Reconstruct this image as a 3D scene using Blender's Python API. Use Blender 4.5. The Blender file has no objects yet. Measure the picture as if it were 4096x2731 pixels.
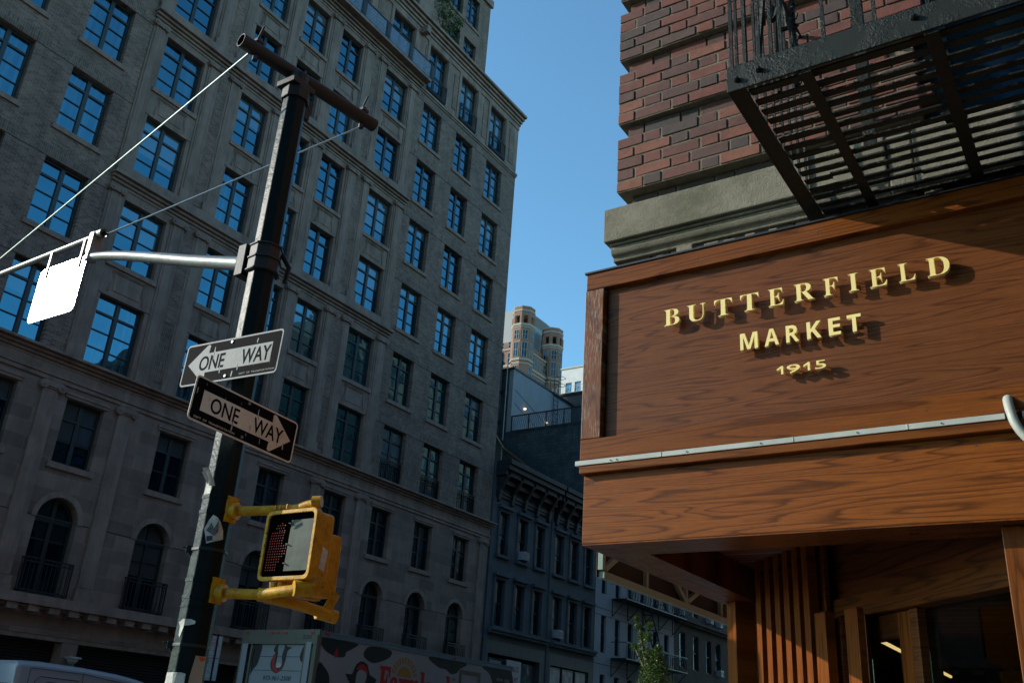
import bpy, bmesh, math, random
from mathutils import Vector, Matrix
random.seed(7)
SC = bpy.context.scene
COL = SC.collection
R = math.radians

# ------------------------------------------------------------------ camera
YAW, PITCH, ROLL = R(-34.2058), R(23.294), R(3.959)
fw = Vector((math.sin(YAW)*math.cos(PITCH), math.cos(YAW)*math.cos(PITCH), math.sin(PITCH)))
r0 = Vector((math.cos(YAW), -math.sin(YAW), 0)); u0 = r0.cross(fw)
rt = math.cos(ROLL)*r0 + math.sin(ROLL)*u0
up = -math.sin(ROLL)*r0 + math.cos(ROLL)*u0
cd = bpy.data.cameras.new('camera'); cam = bpy.data.objects.new('camera', cd); COL.objects.link(cam)
cam.matrix_world = Matrix(((rt.x, up.x, -fw.x, 0), (rt.y, up.y, -fw.y, 0), (rt.z, up.z, -fw.z, 1.6), (0, 0, 0, 1)))
cd.sensor_width = 36; cd.lens = 32.91; cd.clip_start = 0.05; cd.clip_end = 3000
SC.camera = cam

# ------------------------------------------------------------------ world, sun, exposure
SUN = Vector((-1.855, -1.0, 0.915)).normalized()
EL = math.asin(SUN.z); AZ = math.atan2(SUN.x, SUN.y)
w = bpy.data.worlds.new('World'); SC.world = w; w.use_nodes = True
nt = w.node_tree; nt.nodes.clear()
sky = nt.nodes.new('ShaderNodeTexSky'); sky.sky_type = 'NISHITA'; sky.sun_disc = False
sky.sun_elevation = EL; sky.sun_rotation = AZ; sky.air_density = 1.0; sky.dust_density = 0.5; sky.ozone_density = 4.0
bg = nt.nodes.new('ShaderNodeBackground'); bg.inputs[1].default_value = 0.15
wo = nt.nodes.new('ShaderNodeOutputWorld')
tint = nt.nodes.new('ShaderNodeMix'); tint.data_type = 'RGBA'; tint.blend_type = 'MULTIPLY'; tint.inputs[0].default_value = 1.0; tint.inputs[7].default_value = (.90, 1.20, 1.10, 1)
nt.links.new(sky.outputs[0], tint.inputs[6]); nt.links.new(tint.outputs[2], bg.inputs[0]); nt.links.new(bg.outputs[0], wo.inputs[0])
sl = bpy.data.lights.new('sun', 'SUN'); sl.energy = 2.6; sl.angle = R(0.53); sl.color = (1.0, 0.93, 0.82)
so = bpy.data.objects.new('sun', sl); COL.objects.link(so)
so.rotation_euler = SUN.to_track_quat('Z', 'Y').to_euler(); so.location = (-20, -10, 30)
SC.view_settings.view_transform = 'Standard'; SC.view_settings.look = 'None'
SC.view_settings.exposure = 0.70; SC.view_settings.gamma = 1.0; SC.view_settings.use_curve_mapping = False
SC.cycles.max_bounces = 8

# ------------------------------------------------------------------ helpers
def tag(o, label=None, cat=None, group=None, kind=None):
    if label: o['label'] = label
    if cat: o['category'] = cat
    if group: o['group'] = group
    if kind: o['kind'] = kind
    return o
def root(name, loc, label, cat, group=None, rz=0):
    o = bpy.data.objects.new(name, None); COL.objects.link(o); o.location = loc; o.rotation_euler = (0, 0, rz)
    o.empty_display_size = 0.2
    return tag(o, label, cat, group)
def wpos(o):
    v = Vector((0, 0, 0)); 
    while o is not None: v = v + o.location; o = o.parent
    return v
def copy_tree(o, parent=None, label=None, loc=None):
    c = o.copy(); COL.objects.link(c); c.parent = parent
    if loc is not None: c.location = loc
    if label: c['label'] = label
    for ch in list(o.children): copy_tree(ch, c)
    return c

class MB:
    """collects geometry in world coordinates; build() links it as one mesh object"""
    def __init__(s): s.v = []; s.f = []; s.mi = []; s.m = 0
    def mat(s, i): s.m = i; return s
    def add(s, vs, fs):
        b = len(s.v); s.v += [tuple(x) for x in vs]; s.f += [tuple(b+i for i in f) for f in fs]; s.mi += [s.m]*len(fs)
    def box(s, x0, x1, y0, y1, z0, z1, M=None):
        if x0 > x1: x0, x1 = x1, x0
        if y0 > y1: y0, y1 = y1, y0
        if z0 > z1: z0, z1 = z1, z0
        vs = [Vector(p) for p in ((x0,y0,z0),(x1,y0,z0),(x1,y1,z0),(x0,y1,z0),(x0,y0,z1),(x1,y0,z1),(x1,y1,z1),(x0,y1,z1))]
        if M is not None: vs = [M @ p for p in vs]
        s.add(vs, [(0,3,2,1),(4,5,6,7),(0,1,5,4),(1,2,6,5),(2,3,7,6),(3,0,4,7)]); return s
    def quad(s, a, b, c, d): s.add([a, b, c, d], [(0, 1, 2, 3)]); return s
    def prism(s, pts, o, u, v, n, d0, d1):
        """extrude a 2-D outline pts in plane (o,u,v) along n from d0 to d1"""
        o, u, v, n = Vector(o), Vector(u), Vector(v), Vector(n); k = len(pts)
        vs = [o+u*a+v*b+n*d0 for a, b in pts] + [o+u*a+v*b+n*d1 for a, b in pts]
        fs = [tuple(range(k))[::-1], tuple(range(k, 2*k))] + [(i, (i+1) % k, k+(i+1) % k, k+i) for i in range(k)]
        s.add(vs, fs); return s
    def ring(s, outer, inner, o, u, v, n, d0, d1):
        """outline with a hole; same point count"""
        o, u, v, n = Vector(o), Vector(u), Vector(v), Vector(n); k = len(outer)
        P = lambda q, d: o+u*q[0]+v*q[1]+n*d
        vs = [P(q, d0) for q in outer]+[P(q, d0) for q in inner]+[P(q, d1) for q in outer]+[P(q, d1) for q in inner]
        fs = []
        for i in range(k):
            j = (i+1) % k
            fs += [(i, k+i, k+j, j), (2*k+i, 2*k+j, 3*k+j, 3*k+i), (i, j, 2*k+j, 2*k+i), (k+i, 3*k+i, 3*k+j, k+j)]
        s.add(vs, fs); return s
    def tube(s, path, r, n=10, cap=True):
        path = [Vector(p) for p in path]; rr = r if isinstance(r, (list, tuple)) else [r]*len(path)
        prev = None; vs = []
        for i, p in enumerate(path):
            t = (path[min(i+1, len(path)-1)] - path[max(i-1, 0)]).normalized()
            if prev is None:
                a = Vector((0, 0, 1)) if abs(t.z) < .9 else Vector((1, 0, 0)); a = (a - t*a.dot(t)).normalized()
            else: a = (prev - t*prev.dot(t)).normalized()
            prev = a; b = t.cross(a)
            vs += [p + (a*math.cos(2*math.pi*j/n) + b*math.sin(2*math.pi*j/n))*rr[i] for j in range(n)]
        fs = []
        for i in range(len(path)-1):
            for j in range(n):
                k = (j+1) % n; fs.append((i*n+j, i*n+k, (i+1)*n+k, (i+1)*n+j))
        if cap: fs += [tuple(range(n))[::-1], tuple(range((len(path)-1)*n, len(path)*n))]
        s.add(vs, fs); return s
    def build(s, name, mats, parent=None, bevel=0, smooth=False, kind=None, local=False, seg=2, loc=None):
        base = wpos(parent) if (parent is not None and not local) else Vector((0, 0, 0))
        off = Vector(loc) if loc is not None else Vector((0, 0, 0))
        me = bpy.data.meshes.new(name)
        me.from_pydata([tuple(Vector(p)-base-off) for p in s.v], [], s.f)
        if not isinstance(mats, (list, tuple)): mats = [mats]
        for m in mats: me.materials.append(m)
        if len(mats) > 1: me.polygons.foreach_set('material_index', s.mi)
        bm = bmesh.new(); bm.from_mesh(me); bmesh.ops.recalc_face_normals(bm, faces=bm.faces); bm.to_mesh(me); bm.free()
        if smooth: me.polygons.foreach_set('use_smooth', [True]*len(me.polygons))
        me.update()
        o = bpy.data.objects.new(name, me); COL.objects.link(o); o.parent = parent; o.location = off
        if bevel:
            b = o.modifiers.new('bevel', 'BEVEL'); b.width = bevel; b.segments = seg; b.limit_method = 'ANGLE'; b.angle_limit = R(40)
        if smooth:
            try:
                me.set_sharp_from_angle(angle=R(38))
            except Exception: pass
        if kind: o['kind'] = kind
        return o

def rrect(x0, x1, y0, y1, r, n=5):
    pts = []
    for cx, cy, a in ((x1-r, y0+r, -90), (x1-r, y1-r, 0), (x0+r, y1-r, 90), (x0+r, y0+r, 180)):
        for i in range(n+1): t = R(a+90*i/n); pts.append((cx+r*math.cos(t), cy+r*math.sin(t)))
    return pts
def circ(cx, cy, r, n=16, a0=0, a1=360):
    full = (a1-a0) == 360
    return [(cx+r*math.cos(R(a0+(a1-a0)*i/(n if full else n-1))), cy+r*math.sin(R(a0+(a1-a0)*i/(n if full else n-1)))) for i in range(n)]

def text(name, body, mat, parent, o, u, v, width, height, depth, bold=0.0, n=None, shear=0.0, space=1.0):
    """lettering as a thin solid: lower-left at o, u = reading direction, v = up, fitted to width x height"""
    cu = bpy.data.curves.new('lettering', 'FONT'); cu.body = body; cu.size = 1; cu.extrude = 0.5; cu.offset = bold; cu.shear = shear
    cu.resolution_u = 4; cu.space_character = space
    t = bpy.data.objects.new('lettering', cu); COL.objects.link(t)
    dg = bpy.context.evaluated_depsgraph_get(); dg.update()
    me = bpy.data.meshes.new_from_object(t.evaluated_get(dg))
    bpy.data.objects.remove(t); bpy.data.curves.remove(cu)
    o, u, v = Vector(o), Vector(u).normalized(), Vector(v).normalized(); n = u.cross(v).normalized()
    xs = [q.co.x for q in me.vertices]; ys = [q.co.y for q in me.vertices]
    if not xs: return None
    x0, x1, y0, y1 = min(xs), max(xs), min(ys), max(ys)
    if width is None: width = (x1-x0)/(y1-y0)*height
    base = wpos(parent) if parent else Vector((0, 0, 0))
    for q in me.vertices:
        c = q.co
        q.co = o + u*((c.x-x0)/(x1-x0)*width) + v*((c.y-y0)/(y1-y0)*height) + n*((c.z+.5)*depth) - base
    me.materials.clear(); me.materials.append(mat); me.update(); me.name = name
    ob = bpy.data.objects.new(name, me); COL.objects.link(ob); ob.parent = parent
    return ob

# ------------------------------------------------------------------ materials
def new_mat(name):
    m = bpy.data.materials.new(name); m.use_nodes = True; n = m.node_tree.nodes; l = m.node_tree.links
    b = n['Principled BSDF']; return m, n, l, b
def mixc(n, l, a, b, f, mode='MIX'):
    x = n.new('ShaderNodeMix'); x.data_type = 'RGBA'; x.blend_type = mode; x.clamp_result = False
    for sock, val in ((x.inputs[0], f), (x.inputs[6], a), (x.inputs[7], b)):
        if hasattr(val, 'is_linked') or hasattr(val, 'links'): l.new(val, sock)
        elif isinstance(val, (tuple, list)): sock.default_value = (*val[:3], 1)
        else: sock.default_value = val
    return x.outputs[2]
def mth(n, l, op, a, b=None, c=None):
    x = n.new('ShaderNodeMath'); x.operation = op
    for i, val in enumerate((a, b, c)):
        if val is None: continue
        if hasattr(val, 'links'): l.new(val, x.inputs[i])
        else: x.inputs[i].default_value = val
    return x.outputs[0]
def ramp(n, l, f, stops):
    r = n.new('ShaderNodeValToRGB'); e = r.color_ramp.elements
    while len(e) > 1: e.remove(e[-1])
    for i, (p, c) in enumerate(stops):
        el = e[0] if i == 0 else e.new(p)
        el.position = p; el.color = (*c, 1) if isinstance(c, (tuple, list)) else (c, c, c, 1)
    l.new(f, r.inputs[0]); return r.outputs[0]
def coords(n, l, a, b, sa=1, sb=1, oa=0.0, ob=0.0, third=0.0):
    """2-D vector from two object-space axes"""
    tc = n.new('ShaderNodeTexCoord'); sp = n.new('ShaderNodeSeparateXYZ'); l.new(tc.outputs['Object'], sp.inputs[0])
    cb = n.new('ShaderNodeCombineXYZ')
    l.new(mth(n, l, 'MULTIPLY_ADD', sp.outputs['XYZ'.index(a)], sa, oa), cb.inputs[0])
    l.new(mth(n, l, 'MULTIPLY_ADD', sp.outputs['XYZ'.index(b)], sb, ob), cb.inputs[1])
    cb.inputs[2].default_value = third
    return cb.outputs[0]
def noise(n, l, vec, scale, detail=3, rough=.5, dist=0):
    x = n.new('ShaderNodeTexNoise'); x.inputs['Scale'].default_value = scale; x.inputs['Detail'].default_value = detail
    x.inputs['Roughness'].default_value = rough; x.inputs['Distortion'].default_value = dist
    if vec is not None: l.new(vec, x.inputs['Vector'])
    return x.outputs['Fac']
def objco(n): return n.new('ShaderNodeTexCoord').outputs['Object']
def bump(n, l, b, h, strength, dist=0.01):
    x = n.new('ShaderNodeBump'); x.inputs['Strength'].default_value = strength; x.inputs['Distance'].default_value = dist
    l.new(h, x.inputs['Height']); l.new(x.outputs[0], b.inputs['Normal'])

def plain(name, col, rough=.5, metal=0, var=0.25, vs=3.0, bs=0, bscale=60, spec=0.5, bdist=.01, streak=0, chips=None):
    m, n, l, b = new_mat(name)
    co = objco(n); f = noise(n, l, co, vs, 6, .6)
    c = mixc(n, l, tuple(x*(1-var) for x in col), tuple(x*(1+var) for x in col), ramp(n, l, f, [(.3, 0.0), (.7, 1.0)]))
    if streak:
        mp = n.new('ShaderNodeMapping'); mp.inputs['Scale'].default_value = (2.4, 2.4, .3); l.new(co, mp.inputs[0])
        c = mixc(n, l, c, mixc(n, l, c, (.5, .49, .48), 1.0, 'MULTIPLY'), ramp(n, l, noise(n, l, mp.outputs[0], 1.0, 6, .7), [(.42, 0.0), (.68, streak)]))
    if chips:
        g = noise(n, l, co, chips[0], 6, .75); c = mixc(n, l, c, chips[1], ramp(n, l, g, [(.60, 0.0), (.63, 1.0)]))
        g = noise(n, l, co, chips[0]*.35, 5, .7); c = mixc(n, l, c, mixc(n, l, c, (.45, .38, .30), 1.0, 'MULTIPLY'), ramp(n, l, g, [(.45, 0.0), (.75, .9)]))
    l.new(c, b.inputs['Base Color']); b.inputs['Roughness'].default_value = rough; b.inputs['Metallic'].default_value = metal
    b.inputs['Specular IOR Level'].default_value = spec
    if bs: bump(n, l, b, noise(n, l, co, bscale, 4, .6), bs, bdist)
    return m
def emit(name, col, s):
    m, n, l, b = new_mat(name); b.inputs['Base Color'].default_value = (*[q*.12 for q in col], 1); b.inputs['Emission Color'].default_value = (*col, 1)
    b.inputs['Emission Strength'].default_value = s; b.inputs['Roughness'].default_value = .4; return m

def brick_mat(name, a, b_, c1, c2, mort, bw=.2, bh=.0677, ms=.008, bias=0.0, rough=.85, bs=.5, offset=.5, dirt=.35, dist=.006):
    m, n, l, b = new_mat(name)
    v = coords(n, l, a, b_)
    br = n.new('ShaderNodeTexBrick'); l.new(v, br.inputs['Vector']); br.offset = offset
    br.inputs['Color1'].default_value = (*c1, 1); br.inputs['Color2'].default_value = (*c2, 1); br.inputs['Mortar'].default_value = (*mort, 1)
    br.inputs['Scale'].default_value = 1; br.inputs['Mortar Size'].default_value = ms; br.inputs['Mortar Smooth'].default_value = .2
    br.inputs['Bias'].default_value = bias; br.inputs['Brick Width'].default_value = bw; br.inputs['Row Height'].default_value = bh
    f = noise(n, l, v, .9, 6, .65)
    c = mixc(n, l, br.outputs['Color'], mixc(n, l, br.outputs['Color'], (.42, .42, .42), 1.0, 'MULTIPLY'), ramp(n, l, f, [(.35, 0.0), (.75, dirt*2)]))
    st = noise(n, l, coords(n, l, a, b_, 2.6, .22, 3.0, 0, 1.0), 1.0, 5, .7)
    c = mixc(n, l, c, mixc(n, l, c, (.55, .54, .53), 1.0, 'MULTIPLY'), ramp(n, l, st, [(.45, 0.0), (.70, dirt*1.6)]))
    f2 = noise(n, l, v, 40, 3, .6)
    c = mixc(n, l, c, mixc(n, l, c, (1.35, 1.3, 1.25), 1.0, 'MULTIPLY'), f2)
    l.new(c, b.inputs['Base Color']); b.inputs['Roughness'].default_value = rough
    h = mth(n, l, 'MULTIPLY_ADD', br.outputs['Fac'], -1.0, mth(n, l, 'MULTIPLY', f2, .4))
    bump(n, l, b, h, bs, dist)
    return m

def wood(name, along, cross, dark, light, seed=0.0, scale=1.0, rings=7.0, rough=.42, coat=.06, amt=1.0, wx=.62, wz=9.5):
    """stained oak: contour lines of a stretched noise make the cathedral figure, fine streaks the pores"""
    m, n, l, b = new_mat(name)
    v = coords(n, l, along, cross, wx*scale, wz*scale, seed, seed*1.7, seed)
    h = noise(n, l, v, 1.0, 1.2, .35, .25)
    wv = coords(n, l, along, cross, 2.6*scale, 60*scale, seed, 0, 1.0)
    h2 = noise(n, l, wv, 1.0, 4, .65)
    ph = mth(n, l, 'MULTIPLY_ADD', h2, .55, mth(n, l, 'MULTIPLY', h, rings))
    fr = mth(n, l, 'FRACT', ph)
    line = ramp(n, l, fr, [(0.0, .55), (.04, .12), (.12, .30), (.24, .74), (.45, .92), (.9, 1.0), (1.0, .55)])
    pv = coords(n, l, along, cross, 14*scale, 420*scale, seed, 0, 2.0)
    p = noise(n, l, pv, 1.0, 4, .7)
    pr = ramp(n, l, p, [(.34, .45), (.50, 1.0)])
    md = ramp(n, l, noise(n, l, coords(n, l, along, cross, 3.5*scale, 130*scale, seed+9, 0, 5.0), 1.0, 3, .6), [(.35, .62), (.6, 1.0)])
    broad = noise(n, l, coords(n, l, along, cross, .6, 2.2, seed+4, 0, 3.0), 1.0, 4, .6)
    f = mth(n, l, 'MULTIPLY', mth(n, l, 'MULTIPLY', line, pr), md)
    f = mth(n, l, 'MULTIPLY', f, mth(n, l, 'MULTIPLY_ADD', broad, .8, .6))
    f = mth(n, l, 'MULTIPLY_ADD', f, amt, 1-amt)
    c = mixc(n, l, dark, light, f)
    l.new(c, b.inputs['Base Color'])
    # slightly worn varnish: uneven gloss
    rg = ramp(n, l, noise(n, l, objco(n), 7, 5, .7), [(.3, rough-.08), (.75, rough+.18)])
    l.new(rg, b.inputs['Roughness'])
    b.inputs['Coat Weight'].default_value = coat; b.inputs['Specular IOR Level'].default_value = .10; b.inputs['Coat Roughness'].default_value = .22
    bump(n, l, b, mth(n, l, 'MULTIPLY_ADD', p, .6, mth(n, l, 'MULTIPLY', line, .4)), .30, .0016)
    return m

def glass_dark(name, col=(.003, .006, .010), ior=2.0, rough=.02, wave=.12, wscale=1.3, rnd=.04):
    m, n, l, b = new_mat(name)
    oi = n.new('ShaderNodeObjectInfo')
    # curtains and blinds seen dimly behind the glass: soft vertical folds, different behind every window
    tc = n.new('ShaderNodeTexCoord'); mp = n.new('ShaderNodeMapping'); mp.inputs['Scale'].default_value = (1, 9, .35)
    l.new(tc.outputs['Object'], mp.inputs[0])
    cb = n.new('ShaderNodeCombineXYZ'); 
    for i in range(3): l.new(mth(n, l, 'MULTIPLY', oi.outputs['Random'], 37.0+i*11), cb.inputs[i])
    l.new(cb.outputs[0], mp.inputs[1])
    fold = noise(n, l, mp.outputs[0], 1.0, 2, .5)
    on = ramp(n, l, oi.outputs['Random'], [(.55, 0.0), (.62, .5), (1.0, 1.0)])
    f = mth(n, l, 'MULTIPLY', on, ramp(n, l, fold, [(.40, 0.0), (.7, 1.0)]))
    c = mixc(n, l, col, (rnd*.75, rnd, rnd*1.15), f)
    # roller blinds let down to a different height in some of the windows
    so_ = n.new('ShaderNodeSeparateXYZ'); l.new(tc.outputs['Object'], so_.inputs[0])
    drop = mth(n, l, 'MULTIPLY_ADD', mth(n, l, 'FRACT', mth(n, l, 'MULTIPLY', oi.outputs['Random'], 17.3)), -1.7, 2.25)
    bl = mth(n, l, 'MULTIPLY', mth(n, l, 'GREATER_THAN', so_.outputs[2], drop), mth(n, l, 'LESS_THAN', oi.outputs['Random'], .42))
    c = mixc(n, l, c, (rnd*1.1, rnd*1.15, rnd*1.1), mth(n, l, 'MULTIPLY', bl, .8))
    l.new(c, b.inputs['Base Color']); b.inputs['Roughness'].default_value = rough; b.inputs['IOR'].default_value = ior; b.inputs['Specular Tint'].default_value = (.22, .74, 1.0, 1)
    wv = n.new('ShaderNodeVectorMath'); wv.operation = 'ADD'; l.new(tc.outputs['Object'], wv.inputs[0]); l.new(cb.outputs[0], wv.inputs[1])
    bump(n, l, b, noise(n, l, wv.outputs[0], wscale, 1, .4), wave, .05)
    return m

M = {}
M['fac_brick'] = brick_mat('facade brick', 'Y', 'Z', (.100, .069, .053), (.222, .157, .122), (.28, .205, .16), bias=.1, bs=.6)
M['fac_soldier'] = brick_mat('facade soldier brick', 'Z', 'Y', (.090, .066, .050), (.19, .14, .107), (.24, .19, .15), bw=.2, bh=.0677, bias=.1, offset=0)
M['stone'] = brick_mat('limestone ashlar', 'Y', 'Z', (.150, .110, .088), (.250, .185, .148), (.28, .205, .165), bw=.98, bh=.405, ms=.006, dirt=.32, bs=.25)
M['stone_plain'] = plain('limestone', (.262, .188, .146), .85, var=.2, vs=1.6, bs=.25, bscale=30, streak=.8)
M['stone_dark'] = plain('dark joint', (.05, .045, .04), .9)
M['frame'] = plain('dark green window frame', (.012, .022, .022), .45, var=.2)
M['glass'] = glass_dark('window glass', ior=2.8, rnd=.12, wave=.2)
M['glass2'] = glass_dark('old window glass', ior=1.7, rnd=.06, wave=.35)
M['iron'] = plain('black iron', (.012, .013, .014), .45, var=.3)
M['dark'] = plain('dark interior', (.006, .006, .006), .9)
M['asphalt'] = plain('asphalt', (.05, .05, .052), .9, var=.3, bs=.5, bscale=200)
M['concrete'] = plain('pavement concrete', (.20, .19, .175), .85, var=.2, bs=.3, bscale=80)
M['white_paint'] = plain('road paint', (.75, .75, .72), .6, var=.1)
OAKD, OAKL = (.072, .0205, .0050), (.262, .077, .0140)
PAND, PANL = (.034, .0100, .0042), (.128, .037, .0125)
M['oak_x'] = wood('oak boards', 'X', 'Z', OAKD, OAKL, 2.3, scale=1.25, rings=13)
M['oak_x2'] = wood('oak rail', 'X', 'Z', OAKD, tuple(c*.85 for c in OAKL), 7.1, scale=1.5)
M['oak_panel'] = wood('dark oak panel', 'X', 'Z', (.050, .0155, .0060), (.180, .060, .0190), 11.7, scale=1.5, rings=12, rough=.42, coat=.09, amt=.9)
M['oak_z'] = wood('oak stile', 'Z', 'X', OAKD, tuple(c*.8 for c in OAKL), 4.4, scale=1.4, rough=.34, coat=.3)
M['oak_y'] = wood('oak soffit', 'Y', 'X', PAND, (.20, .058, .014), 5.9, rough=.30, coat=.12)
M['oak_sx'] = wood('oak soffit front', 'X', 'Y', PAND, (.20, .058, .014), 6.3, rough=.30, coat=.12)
M['oak_bz'] = wood('oak batten', 'Z', 'X', OAKD, (.235, .066, .010), 9.2, scale=1.5)
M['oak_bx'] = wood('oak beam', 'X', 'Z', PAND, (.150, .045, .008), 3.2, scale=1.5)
M['gold'] = plain('cream metal letters', (.95, .74, .28), .42, 0, var=.05, vs=20)
M['brass'] = plain('letter returns', (.55, .38, .12), .35, .6)
M['conduit'] = plain('grey conduit', (.42, .43, .38), .45, 0, var=.15, vs=9)

# black paint with thick flaky layers
def flaky(name, col, rough=.38, amt=.9, s=38, dist=.006, spec=.5):
    m, n, l, b = new_mat(name); co = objco(n)
    v = n.new('ShaderNodeTexVoronoi'); v.inputs['Scale'].default_value = s*1.3; v.feature = 'SMOOTH_F1'
    wv = n.new('ShaderNodeTexNoise'); wv.inputs['Scale'].default_value = s*.5; wv.inputs['Detail'].default_value = 4; l.new(co, wv.inputs['Vector'])
    ad = n.new('ShaderNodeVectorMath'); ad.operation = 'MULTIPLY_ADD'; l.new(wv.outputs['Color'], ad.inputs[0]); ad.inputs[1].default_value = (.08, .08, .08); l.new(co, ad.inputs[2])
    l.new(ad.outputs[0], v.inputs['Vector'])
    msk = ramp(n, l, noise(n, l, co, 7, 5, .7), [(.42, 0.0), (.55, 1.0)])
    h = mth(n, l, 'MULTIPLY_ADD', mth(n, l, 'MULTIPLY', v.outputs['Distance'], 1.2), msk, mth(n, l, 'MULTIPLY', noise(n, l, co, s*5, 4, .6), .3))
    bump(n, l, b, h, amt, dist)
    c = mixc(n, l, col, tuple(x*1.5+.002 for x in col), ramp(n, l, noise(n, l, co, 14, 6, .7), [(.5, 0.0), (.7, .6)]))
    l.new(c, b.inputs['Base Color']); b.inputs['Roughness'].default_value = rough; b.inputs['Specular IOR Level'].default_value = spec
    return m
M['black_flaky'] = flaky('flaking black paint', (.013, .016, .013), .55, .75, 62, .004, .28)
M['pole'] = flaky('dark green pole paint', (.005, .0105, .0115), .40, .45, 26, .004, .12)
M['tube_brown'] = plain('brown painted tube', (.009, .0065, .005), .55, var=.3, bs=.3, bscale=50)
M['galv'] = plain('grey painted arm', (.20, .205, .20), .42, .4, var=.2, vs=10, bs=.15, bscale=40)
M['steel'] = plain('bright steel rod', (.55, .56, .57), .3, .9, var=.1)
M['yellow'] = plain('yellow signal paint', (.60, .30, .008), .5, 0, var=.18, vs=9, bs=.35, bscale=45, spec=.3, chips=(34, (.09, .045, .012)))
M['blackplastic'] = plain('black lens', (.001, .001, .001), .5, spec=0.0)
M['reflector'] = plain('mirror-like sign face', (.80, .84, .86), .13, .85, var=.04, bs=.06, bscale=12)
M['sign_black'] = plain('black sign paint', (.012, .012, .013), .4, var=.3, vs=20)
M['paper'] = plain('pale paper', (.55, .53, .47), .8, var=.3, vs=18, bs=.4, bscale=40)
M['white_car'] = plain('white car paint', (.28, .30, .33), .25, var=.04, spec=.6)
M['rubber'] = plain('rubber', (.01, .01, .01), .8)
M['red_plate'] = plain('red print', (.35, .02, .02), .5)
M['teal_plate'] = plain('green print', (.01, .13, .10), .5)
M['ink'] = plain('dark print', (.03, .03, .04), .6, var=.05)

def scratched(name, base, chip, rough=.4, stripe=None, spec=.12):
    """sign sheeting: fine diagonal/vertical stripes of retroreflective film and chipped scratches"""
    m, n, l, b = new_mat(name); co = objco(n)
    mp = n.new('ShaderNodeMapping'); mp.inputs['Scale'].default_value = (34, 34, 7); l.new(co, mp.inputs[0])
    f = noise(n, l, mp.outputs[0], 1.0, 2, .5)
    c = mixc(n, l, base, chip, ramp(n, l, f, [(.685, 0.0), (.70, 1.0)]))
    if stripe:
        sp = n.new('ShaderNodeSeparateXYZ'); l.new(co, sp.inputs[0])
        s = mth(n, l, 'SINE', mth(n, l, 'MULTIPLY', mth(n, l, 'ADD', sp.outputs[0], sp.outputs[1]), 2*math.pi/.0135))
        c = mixc(n, l, c, tuple(x*stripe for x in base), mth(n, l, 'MULTIPLY_ADD', s, .5, .5))
    d = noise(n, l, co, 5, 5, .6)
    c = mixc(n, l, c, mixc(n, l, c, (.72, .62, .50), 1.0, 'MULTIPLY'), ramp(n, l, d, [(.45, 0.0), (.75, .8)]))
    b.inputs['Specular IOR Level'].default_value = spec
    l.new(c, b.inputs['Base Color']); b.inputs['Roughness'].default_value = rough
    return m
M['sheet_black'] = scratched('worn black sheeting', (.007, .007, .0075), (.5, .5, .48), .75, None, .04)
M['sheet_white'] = scratched('worn white sheeting', (.36, .37, .37), (.1, .1, .1), .5, .72, .06)
M['sheet_cream'] = scratched('aged white sheeting', (.86, .78, .66), (.2, .15, .1), .45, .9)

# foliage
def leaf_mat(name, a, b_):
    m, n, l, b = new_mat(name)
    oi = noise(n, l, objco(n), 9, 2, .5)
    l.new(mixc(n, l, a, b_, ramp(n, l, oi, [(.35, 0.0), (.65, 1.0)])), b.inputs['Base Color']); b.inputs['Roughness'].default_value = .4
    b.inputs['Subsurface Weight'].default_value = 0.0
    tr = n.new('ShaderNodeBsdfTranslucent'); tr.inputs[0].default_value = (b_[0]*1.5, b_[1]*1.7, b_[2], 1)
    mx = n.new('ShaderNodeMixShader'); mx.inputs[0].default_value = .3; out = n['Material Output']
    l.new(b.outputs[0], mx.inputs[1]); l.new(tr.outputs[0], mx.inputs[2]); l.new(mx.outputs[0], out.inputs[0])
    return m
M['leaf'] = leaf_mat('boxwood leaf', (.018, .040, .007), (.060, .105, .018))
M['leaf2'] = leaf_mat('terrace tree leaf', (.03, .05, .012), (.07, .10, .02))
M['bark'] = plain('bark', (.18, .13, .09), .9, var=.3, bs=.5, bscale=40)

# ================================================================== SETTING
XF = -24.7                       # building line on the far side of the avenue
m = MB(); m.box(-400, 400, -300, 700, -.3, 0); g = m.build('ground', M['asphalt'], kind='structure')
m = MB(); m.box(-20.9, -5.2, -60, 400, 0.001, .006); m.build('avenue', M['asphalt'], kind='structure')
m = MB()
for x in (-10.4, -15.6):
    for i in range(30): m.box(x-.06, x+.06, 8+i*6, 11+i*6, .007, .011)
for i in range(8): m.box(-19.5+i*1.9, -18.9+i*1.9, -2, 1.2, .007, .011)
m.build('road_markings', M['white_paint'], kind='structure')
m = MB(); m.box(-24.7, -20.9, 5.5, 400, 0, .14); m.box(-60, -24.7, 2.2, 5.5, 0, .14); m.build('far_pavement', M['concrete'], kind='structure', bevel=.02)
m = MB(); m.box(-5.2, 60, 2.6, 400, 0, .14); m.build('near_pavement', M['concrete'], kind='structure', bevel=.02)
m = MB(); m.box(-5.2, 60, -40, -8, 0, .14); m.build('side_pavement', M['concrete'], kind='structure', bevel=.02)

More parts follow.
